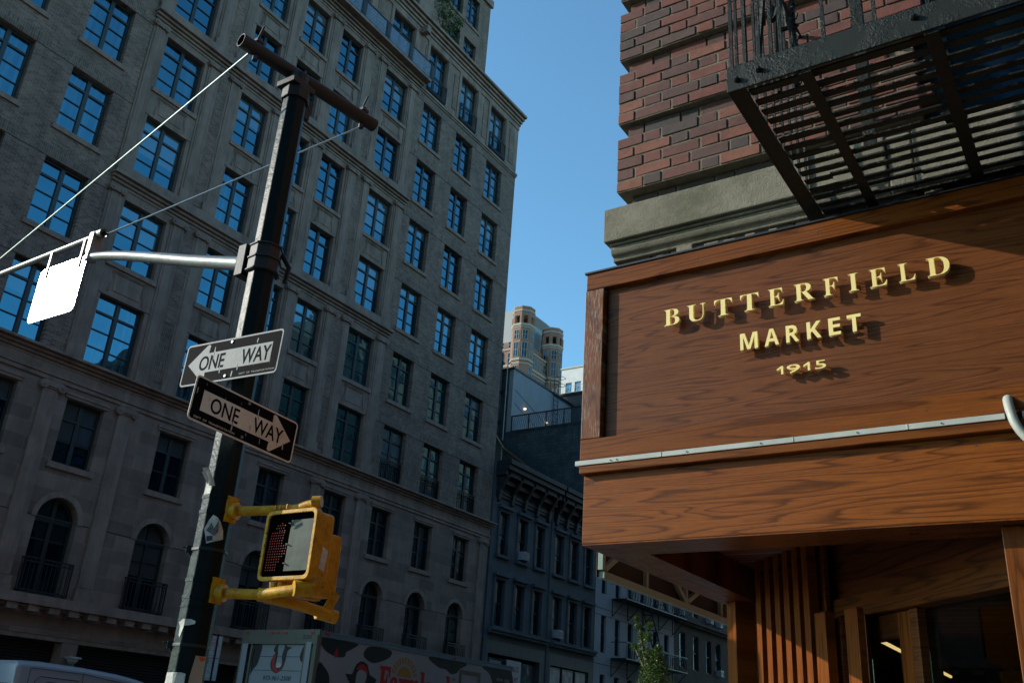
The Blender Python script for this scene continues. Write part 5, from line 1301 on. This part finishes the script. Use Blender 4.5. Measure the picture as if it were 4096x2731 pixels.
# angle seen from the camera: the camera lies at about -39 degrees from the pole
CA = math.degrees(math.atan2(-PY, -PX))
def lat(l_): return CA+math.degrees(math.asin(max(-1, min(1, l_/.108))))
M['sticker_dark'] = plain('printed sticker', (.10, .10, .10), .6, var=.6, vs=45)
tag(pole_patch('peeling_paper', [(lat(-.105), 2.895), (lat(-.066), 2.905), (lat(-.055), 3.0), (lat(-.10), 3.0)], 'paper', None), 'pale torn paper label below the lower one-way sign', 'paper label')
pl = MB(); ax = Vector((.629, .777, 0)); nn = Vector((.777, -.629, 0)); c0 = Vector((PX, PY, 0))+nn*.105
def LP(l_, z, d=0): return c0+ax*l_+nn*d+Vector((0, 0, z))
pl.add([LP(-.138, 3.062, .02), LP(-.10, 3.072, .03), LP(-.055, 3.0, .012), LP(-.042, 2.965, .004), LP(-.075, 2.962, .002), LP(-.095, 3.01, .012)], [(0, 1, 2, 5), (5, 2, 3, 4)])
pl.add([LP(-.135, 3.035, .03), LP(-.115, 3.045, .034), LP(-.085, 3.0, .022), LP(-.082, 2.965, .012), LP(-.10, 2.985, .02)], [(0, 1, 2, 3, 4)])
tag(pl.build('curling_paper', M['paper']), 'curled flap of torn paper sticking out from the pole', 'paper scrap')
st = pole_patch('face_sticker', [(lat(-.058), 2.70), (lat(-.04), 2.755), (lat(-.02), 2.79), (lat(.01), 2.775), (lat(.035), 2.75), (lat(.062), 2.70), (lat(.07), 2.65), (lat(.02), 2.628), (lat(-.03), 2.612)], 'paper', 'torn black and white portrait sticker in the middle of the pole')
pole_patch('dark_patch', [(lat(-.045), 2.69), (lat(-.02), 2.74), (lat(0), 2.70), (lat(.02), 2.75), (lat(.03), 2.69), (lat(.01), 2.66)], 'sticker_dark', None, .003, parent=st)
pole_patch('caption_block', [(lat(-.038), 2.655), (lat(.0), 2.662), (lat(.004), 2.634), (lat(-.03), 2.622)], 'ink', None, .003, parent=st)
pole_patch('torn_sticker', [(lat(-.10), 2.145), (lat(-.08), 2.165), (lat(-.03), 2.165), (lat(-.003), 2.155), (lat(-.005), 2.14), (lat(-.03), 2.132), (lat(-.06), 2.14), (lat(-.07), 2.10), (lat(-.078), 2.06), (lat(-.088), 2.07), (lat(-.09), 2.12)], 'paper', 'ragged white remains of a sticker between the two pole clamps')
pole_patch('poster_scrap', [(lat(-.108), 1.865), (lat(-.03), 1.868), (lat(-.003), 1.862), (lat(.0), 1.6), (lat(-.10), 1.6)], 'paper', 'large worn white poster at the bottom left of the pole')
M['farm_blot'] = plain('red blot', (.6, .09, .03), .6)
M['poster_worn'] = scratched('worn poster', (.42, .38, .30), (.03, .03, .03), .7)
pp = pole_patch('red_poster_scrap', [(lat(.034), 1.966), (lat(.092), 1.966), (lat(.10), 1.6), (lat(.012), 1.6), (lat(.02), 1.85)], 'poster_worn', 'worn poster with a red blot at the bottom right of the pole')
pole_patch('red_blot', [(lat(.052), 1.962), (lat(.09), 1.96), (lat(.085), 1.945), (lat(.07), 1.935), (lat(.062), 1.948)], 'farm_blot', None, .003, parent=pp)

# ================================================================== PARKING SIGN POST ON THE FAR KERB
k_ = 27.6/1.0
pc = Vector((-.764*27.4, .645*27.4, 0)); px_, py_ = pc.x, pc.y
pg = root('parking_sign_post', (px_, py_, .14), 'post with a red-lettered and a green-lettered parking sign, left of the truck', 'parking sign')
m = MB(); m.box(px_+.02, px_+.07, py_+.02, py_+.07, .14, 3.85); m.build('post', M['iron'], pg)
uu = Vector((.80, .60, 0)).normalized(); vv = Vector((0, 0, 1)); nn2 = uu.cross(vv)
Hs, Ws = .56, .40
for i, (colr, num, lines) in enumerate((('red_plate', '3', (('COMMERCIAL', .33, .30, .047, 1), ('VEHICLES ONLY', .27, .335, .047, 1), ('Monday - Friday', .20, .28, .036, 0), ('7am - 10am', .15, .20, .034, 0))), ('teal_plate', '2', (('Monday - Friday', .34, .28, .036, 0), ('10am - 7pm', .285, .2, .036, 0), ('Saturday', .21, .16, .036, 0), ('9am - 7pm', .155, .18, .036, 0))))):
    o = Vector((px_, py_, 3.80-Hs*(i+1)-.01*i))-uu*Ws/2
    m = MB(); m.prism(rrect(0, Ws, 0, Hs, .02), o, uu, vv, nn2, -.004, 0); pan = m.build('sign_panel', M['white_car'], pg)
    m = MB(); m.ring(rrect(.006, Ws-.006, .006, Hs-.006, .02), rrect(.014, Ws-.014, .014, Hs-.014, .016), o, uu, vv, nn2, .0004, .001)
    m.prism([(.02, Hs-.145), (.13, Hs-.145), (.13, Hs-.025), (.02, Hs-.025)], o, uu, vv, nn2, .0004, .001)
    m.prism([(.03, .06), (.06, .038), (.06, .054), (.29, .054), (.29, .038), (.32, .06), (.29, .082), (.29, .066), (.06, .066), (.06, .082)], o, uu, vv, nn2, .0004, .001); m.build('border_and_arrow', M[colr], pan)
    text('numeral', num, M['white_car'], pan, o+uu*.045+vv*(Hs-.135)+nn2*.0012, uu, vv, .06, .10, .001, .015)
    for j, wd in enumerate(('hour', 'metered', 'parking')): text('lettering', wd, M['ink'], pan, o+uu*.145+vv*(Hs-.06-.038*j)+nn2*.0005, uu, vv, .06+.035*(j > 0), .024, .001)
    for tx, z, wl, hh, rd in lines: text('lettering', tx, M[colr if rd else 'ink'], pan, o+uu*.03+vv*(z+.02)+nn2*.0005, uu, vv, wl, hh, .001, .012 if rd else 0)


# ================================================================== BOX TRUCK
XS, YR, ZT = -15.92, 16.40, 3.78
tk = root('box_truck', (-17.17, 16.4, 0), 'white dairy delivery truck with black cow spots and red Farmland lettering', 'truck')
M['truck_white'] = plain('white truck panel', (.25, .26, .27), .45, var=.07, vs=.8)
M['truck_frame'] = plain('aluminium truck frame', (.12, .115, .09), .45, .3, var=.15)
M['roof_rail'] = plain('blue grey roof rail', (.13, .19, .23), .45, .2, var=.15)
M['cow_black'] = plain('black cow spot', (.010, .010, .011), .5, var=.1)
M['farm_red'] = plain('red lettering', (.32, .010, .010), .45, var=.05)
M['farm_gold'] = plain('gold sun', (.30, .16, .03), .45, var=.05)
M['navy'] = plain('navy print', (.02, .03, .06), .5, var=.05)
M['pink'] = plain('pink muzzle', (.55, .38, .33), .5, var=.05)
L_ = 8.27
m = MB(); m.box(-18.42, XS-.01, YR+.11, YR+L_, .95, ZT-.10); m.build('body', M['truck_white'], tk, bevel=.02)
m = MB(); m.box(-18.40, XS-.02, YR+.12, YR+L_-.01, ZT-.0985, ZT-.03); m.build('roof', M['truck_white'], tk)
m = MB(); m.box(XS-.05, XS+.004, YR+.05, YR+L_+.02, ZT-.155, ZT-.025); m.box(-18.45, -18.40, YR+.05, YR+L_+.02, ZT-.155, ZT-.025); m.box(XS-.02, XS+.012, YR+.05, YR+L_+.02, ZT-.045, ZT-.022); m.build('roof_rail', M['roof_rail'], tk, bevel=.006)
m = MB(); m.box(-18.44, XS+.006, YR-.01, YR+.06, ZT-.33, ZT); m.box(-18.44, -18.30, YR-.01, YR+.06, .9, ZT-.3305); m.box(XS-.15, XS+.006, YR-.01, YR+.06, .9, ZT-.3305); m.tube([(XS-.03, YR-.02, .95), (XS-.03, YR-.02, ZT-.12)], .03, 8); m.box(-18.12, -18.06, YR+.0, YR+.05, .95, ZT-.3305); m.box(-16.34, -16.28, YR, YR+.05, .95, ZT-.3305)
m.box(-18.42, XS-.008, YR+.0602, YR+.109, ZT-.33, ZT-.03); m.build('rear_frame', M['truck_frame'], tk, bevel=.006)
m = MB(); m.box(-18.06, -16.34, YR+.062, YR+.10, .95, ZT-.331)
rd_ = m.build('rear_door', M['truck_white'], tk)
m = MB()
for z in (3.17, 2.86, 2.3, 1.75): m.box(-18.06, -16.34, YR+.056, YR+.0615, z, z+.012)
m.build('panel_seam', M['ink'], rd_)
m = MB(); m.box(-18.385, -18.20, YR-.016, YR-.0105, 1.2, 3.46); m.box(-16.275, -16.115, YR-.016, YR-.0105, 1.2, 3.50); m.build('white_strip', M['truck_white'], tk)
for x in (-18.30, -17.45, -17.27, -17.0, -16.12): m = MB(); m.box(x-.06, x+.06, YR-.025, YR-.0105, ZT-.10, ZT-.05); m.build('marker_light', M['red_plate'], tk)
for ya, yb, za, xo in ((.20, .34, .10, .006), (5.25, 5.36, .12, .012)): m = MB(); m.box(XS+xo, XS+xo+.01, YR+ya, YR+yb, ZT-za, ZT-za+.05); m.build('marker_light', M['red_plate'], tk)
text('fleet_number', '2201', M['ink'], tk, (-16.42, YR-.0105, 3.565), (1, 0, 0), (0, 0, 1), .27, .095, .002, .02)
text('phone_number', '973-961-2500', M['navy'], rd_, (-17.60, YR+.0615, 2.645), (1, 0, 0), (0, 0, 1), .92, .105, .002, .02, shear=.25)
text('web_address', 'WWW.FARMLANDMILK.COM', M['navy'], rd_, (-17.78, YR+.0615, 2.48), (1, 0, 0), (0, 0, 1), 1.16, .085, .002, .02, shear=.25)
def blob(pts, n=6):
    Q = [];k = len(pts)
    for i in range(k):
        p0, p1, p2, p3 = [Vector(pts[(i+j) % k]).to_3d() for j in (-1, 0, 1, 2)]
        for q_ in range(n): t_ = q_/n; c = .5*((2*p1)+(-p0+p2)*t_+(2*p0-5*p1+4*p2-p3)*t_*t_+(-p0+3*p1-3*p2+p3)*t_**3); Q.append((c.x, c.y))
    return Q
def rear(name, pts, mat, lay=0, par=None, rnd_=True):
    a = MB(); a.prism(blob(pts) if rnd_ else pts, (0, YR+.0615, 0), (1, 0, 0), (0, 0, 1), (0, -1, 0), .0+.001*lay, .0009+.001*lay); return a.build(name, M[mat], par or rd_)
rear('cow_spot', [(-18.05, 3.43), (-17.80, 3.43), (-17.80, 3.25), (-17.86, 3.0), (-17.98, 2.88), (-18.05, 2.80)], 'cow_black'); rear('cow_spot', [(-16.36, 3.44), (-16.44, 3.38), (-16.50, 3.22), (-16.47, 3.10), (-16.36, 3.08)], 'cow_black')
# upside-down cow head emblem on the door
rear('cow_emblem', [(-17.30, 3.44), (-17.38, 3.32), (-17.32, 3.24), (-17.42, 3.08), (-17.38, 2.90), (-17.20, 2.81), (-17.02, 2.90), (-16.94, 3.12), (-16.92, 3.30), (-16.80, 3.38), (-16.94, 3.40), (-17.0, 3.44)], 'cow_black', 0)
rear('cow_blaze', [(-17.24, 3.43), (-17.04, 3.43), (-17.08, 3.2), (-17.04, 3.0), (-17.13, 2.93), (-17.24, 2.98), (-17.22, 3.2)], 'truck_white', 1)
rear('cow_cap', [(-17.37, 3.2), (-17.30, 3.22), (-17.29, 3.0), (-17.14, 2.885), (-17.02, 2.93), (-17.12, 2.84), (-17.3, 2.86), (-17.38, 3.0)], 'farm_red', 1)
rear('cow_muzzle', [(-17.20, 3.03), (-17.09, 3.03), (-17.09, 2.94), (-17.22, 2.94)], 'pink', 2)
def sidep(name, pts, mat, lay=0, rnd_=True):
    a = MB(); a.prism(blob(pts) if rnd_ else pts, (XS-.0095, 0, 0), (0, 1, 0), (0, 0, 1), (1, 0, 0), .001*lay, .0009+.001*lay); return a.build(name, M[mat], tk)
sidep('cow_spot', [(16.47, 3.615), (17.7, 3.615), (17.62, 3.50), (17.38, 3.38), (17.35, 3.28), (17.12, 3.24), (16.78, 3.30), (16.55, 3.42)], 'cow_black')
sidep('cow_spot', [(18.20, 3.60), (18.98, 3.60), (19.0, 3.45), (18.75, 3.33), (18.35, 3.24), (18.0, 3.38)], 'cow_black')
sidep('cow_spot', [(20.6, 3.615), (22.25, 3.615), (22.0, 3.44), (21.85, 3.32), (21.6, 3.28), (21.35, 3.37), (21.0, 3.40)], 'cow_black')
sidep('cow_spot', [(23.1, 3.615), (24.6, 3.615), (24.6, 2.4), (23.95, 2.6), (23.7, 3.1), (23.45, 3.45)], 'cow_black')
sidep('cow_spot', [(16.5, 3.03), (16.75, 2.96), (16.92, 2.78), (16.92, 2.5), (16.7, 2.2), (16.5, 2.2)], 'cow_black')
# small red drop mark, cow head emblem, gold sun, lettering
sidep('drop_mark', [(17.05, 3.43), (17.11, 3.33), (17.12, 3.27), (17.05, 3.22), (16.98, 3.27), (16.99, 3.33)], 'farm_red', 1)
sidep('cow_emblem', [(17.72, 3.02), (17.80, 3.16), (17.98, 3.24), (18.18, 3.18), (18.28, 3.02), (18.34, 2.95), (18.58, 2.86), (18.42, 2.72), (18.22, 2.6), (18.1, 2.3), (17.9, 2.3), (17.75, 2.6), (17.6, 2.74), (17.46, 2.90), (17.66, 2.92)], 'cow_black', 0)
sidep('cow_cap', [(17.82, 3.05), (17.98, 3.17), (18.15, 3.12), (18.22, 2.98), (18.0, 3.03)], 'farm_red', 1)
sidep('cow_blaze', [(17.84, 2.96), (18.02, 3.04), (18.20, 2.94), (18.12, 2.6), (18.05, 2.35), (17.92, 2.35), (17.84, 2.6)], 'truck_white', 2)
sx, sz = 19.62, 2.97
sidep('gold_sun', circ(sx, sz, .30, 20, 10, 170)+[], 'farm_gold', 0, False)
for i in range(11):
    a0 = 12+i*14.4; sidep('sun_ray', [(sx+r_*math.cos(R(a_)), sz+r_*math.sin(R(a_))) for r_, a_ in ((.37, a0), (.53, a0), (.53, a0+9), (.37, a0+9))], 'farm_gold', 0, False)
text('lettering', chr(0x1D405)+''.join(chr(0x1D41A+ord(c)-97) for c in 'armland'), M['farm_red'], tk, (XS-.0088, 18.66, 2.42), (0, 1, 0), (0, 0, 1), 2.95, .79, .002, .02)
text('lettering', 'TM', M['navy'], tk, (XS-.0088, 21.66, 3.10), (0, 1, 0), (0, 0, 1), .16, .08, .002)
text('lettering', 'MGVW - 33,000', M['conduit'], tk, (XS-.0075, 23.85, 3.28), (0, 1, 0), (0, 0, 1), .66, .09, .002)
m = MB(); m.ring([(22.0, 2.0), (23.0, 2.0), (23.0, 3.43), (22.0, 3.43)], [(22.1, 2.1), (22.9, 2.1), (22.9, 3.33), (22.1, 3.33)], (XS-.0095, 0, 0), (0, 1, 0), (0, 0, 1), (1, 0, 0), 0, .012); m.build('side_door_frame', M['truck_frame'], tk)
m = MB(); m.box(-18.2, -16.1, 25.0, 27.2, 1.0, 2.9); cb = m.build('cab', M['truck_white'], tk, bevel=.15); m = MB(); m.box(-16.09, -16.08, 25.5, 26.8, 1.9, 2.6); m.build('side_window', M['glass2'], cb)
m = MB(); m.box(-17.9, -16.3, YR+.3, 27, .6, .95); m.build('chassis', M['iron'], tk)
for x in (-18.35, -16.05):
    for y in (18.2, 19.4, 26.2): m = MB(); m.tube([(x-.12, y, .5), (x+.12, y, .5)], .5, 24); wl = m.build('wheel', M['rubber'], tk); m = MB(); m.tube([(x-.13, y, .5), (x+.13, y, .5)], .27, 18); m.build('rim', M['conduit'], wl)

# ================================================================== WHITE VAN
vn = root('white_van', (-19.4, 10.9, 0), 'white panel van parked at the far kerb in the bottom left corner', 'van')
XV, YV, LV = -18.42, 10.93, 5.6
import bisect
prof = [(0.0, 2.50), (.06, 2.53), (.5, 2.545), (1.5, 2.52), (2.3, 2.47), (2.8, 2.41), (3.1, 2.35), (3.45, 2.22), (3.9, 1.95), (4.4, 1.45), (4.8, 1.20), (5.45, 1.05), (5.6, .75), (5.6, .38), (0, .38)]
def sect(y, z_top):
    h = 0.0
    hw = 1.0; t_ = max(0, (y-3.0)/2.6); rr_ = .16
    pts = []
    for s_ in (1, -1):
        arc = []
        for i in range(6):
            a = R(90*i/5); arc.append(((hw-.07-rr_+rr_*math.sin(a)) if True else 0, z_top-rr_*.75+rr_*.75*math.cos(a)))
        pts.append([(s_*x, z) for x, z in arc])
    right = pts[0]+[(hw-.03, z_top-(z_top-1.2)*.5 if z_top > 1.5 else z_top-.2), (hw, 1.0 if z_top > 1.3 else z_top*.75), (hw-.01, .38)]
    left = [(-x, z) for x, z in right][::-1]
    return left+right
m = MB(); ys_ = [0, .03, .12, .5, 1.0, 1.5, 2.0, 2.3, 2.6, 2.8, 3.1, 3.45, 3.9, 4.4, 4.8, 5.45, 5.6]
def ztop(y):
    pr = prof[:13]
    for (a, b), (c, d) in zip(pr, pr[1:]):
        if a <= y <= c: return b+(d-b)*(y-a)/(c-a) if c > a else d
    return .8
secs = []
for y in ys_: 
    zt_ = ztop(y)-(.03 if y < .02 else 0); secs.append([(XV-1.0+x*(.985 if y < .02 else 1), YV+y, z) for x, z in sect(y, zt_)])
n_ = len(secs[0]); vs = [p for s_ in secs for p in s_]; fc = []
for i in range(len(secs)-1):
    for j in range(n_-1): fc.append((i*n_+j, i*n_+j+1, (i+1)*n_+j+1, (i+1)*n_+j))
fc += [tuple(range(n_)), tuple(range((len(secs)-1)*n_, len(secs)*n_))]
m.add(vs, fc); vb = m.build('body', M['white_car'], vn, smooth=True)
for x0, x1 in ((-.86, -.06), (.06, .86)):
    m = MB(); m.prism(rrect(XV-1.0+x0, XV-1.0+x1, 1.35, 2.10, .07), (0, YV-.012, 0), (1, 0, 0), (0, 0, 1), (0, 1, 0), 0, .01)
    m.build('rear_window', M['glass2'], vb)
m = MB(); m.box(XV-1.004, XV-.996, YV-.006, YV+.0, .6, 2.3); m.build('door_gap', M['ink'], vb)
# roof gutter line, panel seams and pressed outlines on the side
m = MB()
for a, b in ((0.30, 1.45), (1.46, 2.98)):
    z0 = ztop(a)-.13; z1 = ztop(b)-.13; m.tube([(XV-.045, YV+a, z0), (XV-.045, YV+b, z1)], .007, 5)
for y in (.28, 1.455, 2.99): m.tube([(XV-.055, YV+y, ztop(y)-.115), (XV-.022, YV+y, 1.8), (XV+.002, YV+y, 1.0)], .005, 5)
def sx_(z): return XV-.03-(z-1.85)/(2.45-1.85)*.035 if z > 1.85 else XV-.005-(z-1.0)/.85*.025
for o_, z1 in ((.42, 2.27), (.58, 2.18)):
    P = [(sx_(1.3)+.004, YV+o_, 1.3), (sx_(z1-.1)+.004, YV+o_, z1-.1), (sx_(z1)+.004, YV+o_+.10, z1), (sx_(z1)+.004, YV+1.38, z1-.02)]; m.tube(P, .006, 5)
m.build('panel_line', M['ink'], vb)
m = MB(); m.box(XV-.10, XV-.02, YV-.03, YV+.02, 2.02, 2.12); m.box(XV-.10, XV-.02, YV-.03, YV+.02, 1.2, 1.3); m.build('door_hinge', M['conduit'], vb, bevel=.008)
m = MB(); m.box(XV-1.22, XV-.85, YV-.012, YV+.01, 2.40, 2.45); m.build('brake_light', M['red_plate'], vb)
for x in (XV-1.88, XV-.12):
    for y in (YV+1.0, YV+4.6): m = MB(); m.tube([(x-.11, y, .36), (x+.13, y, .36)], .36, 24); wl = m.build('wheel', M['rubber'], vn); m = MB(); m.tube([(x-.12, y, .36), (x+.14, y, .36)], .2, 16); m.build('rim', M['conduit'], wl)
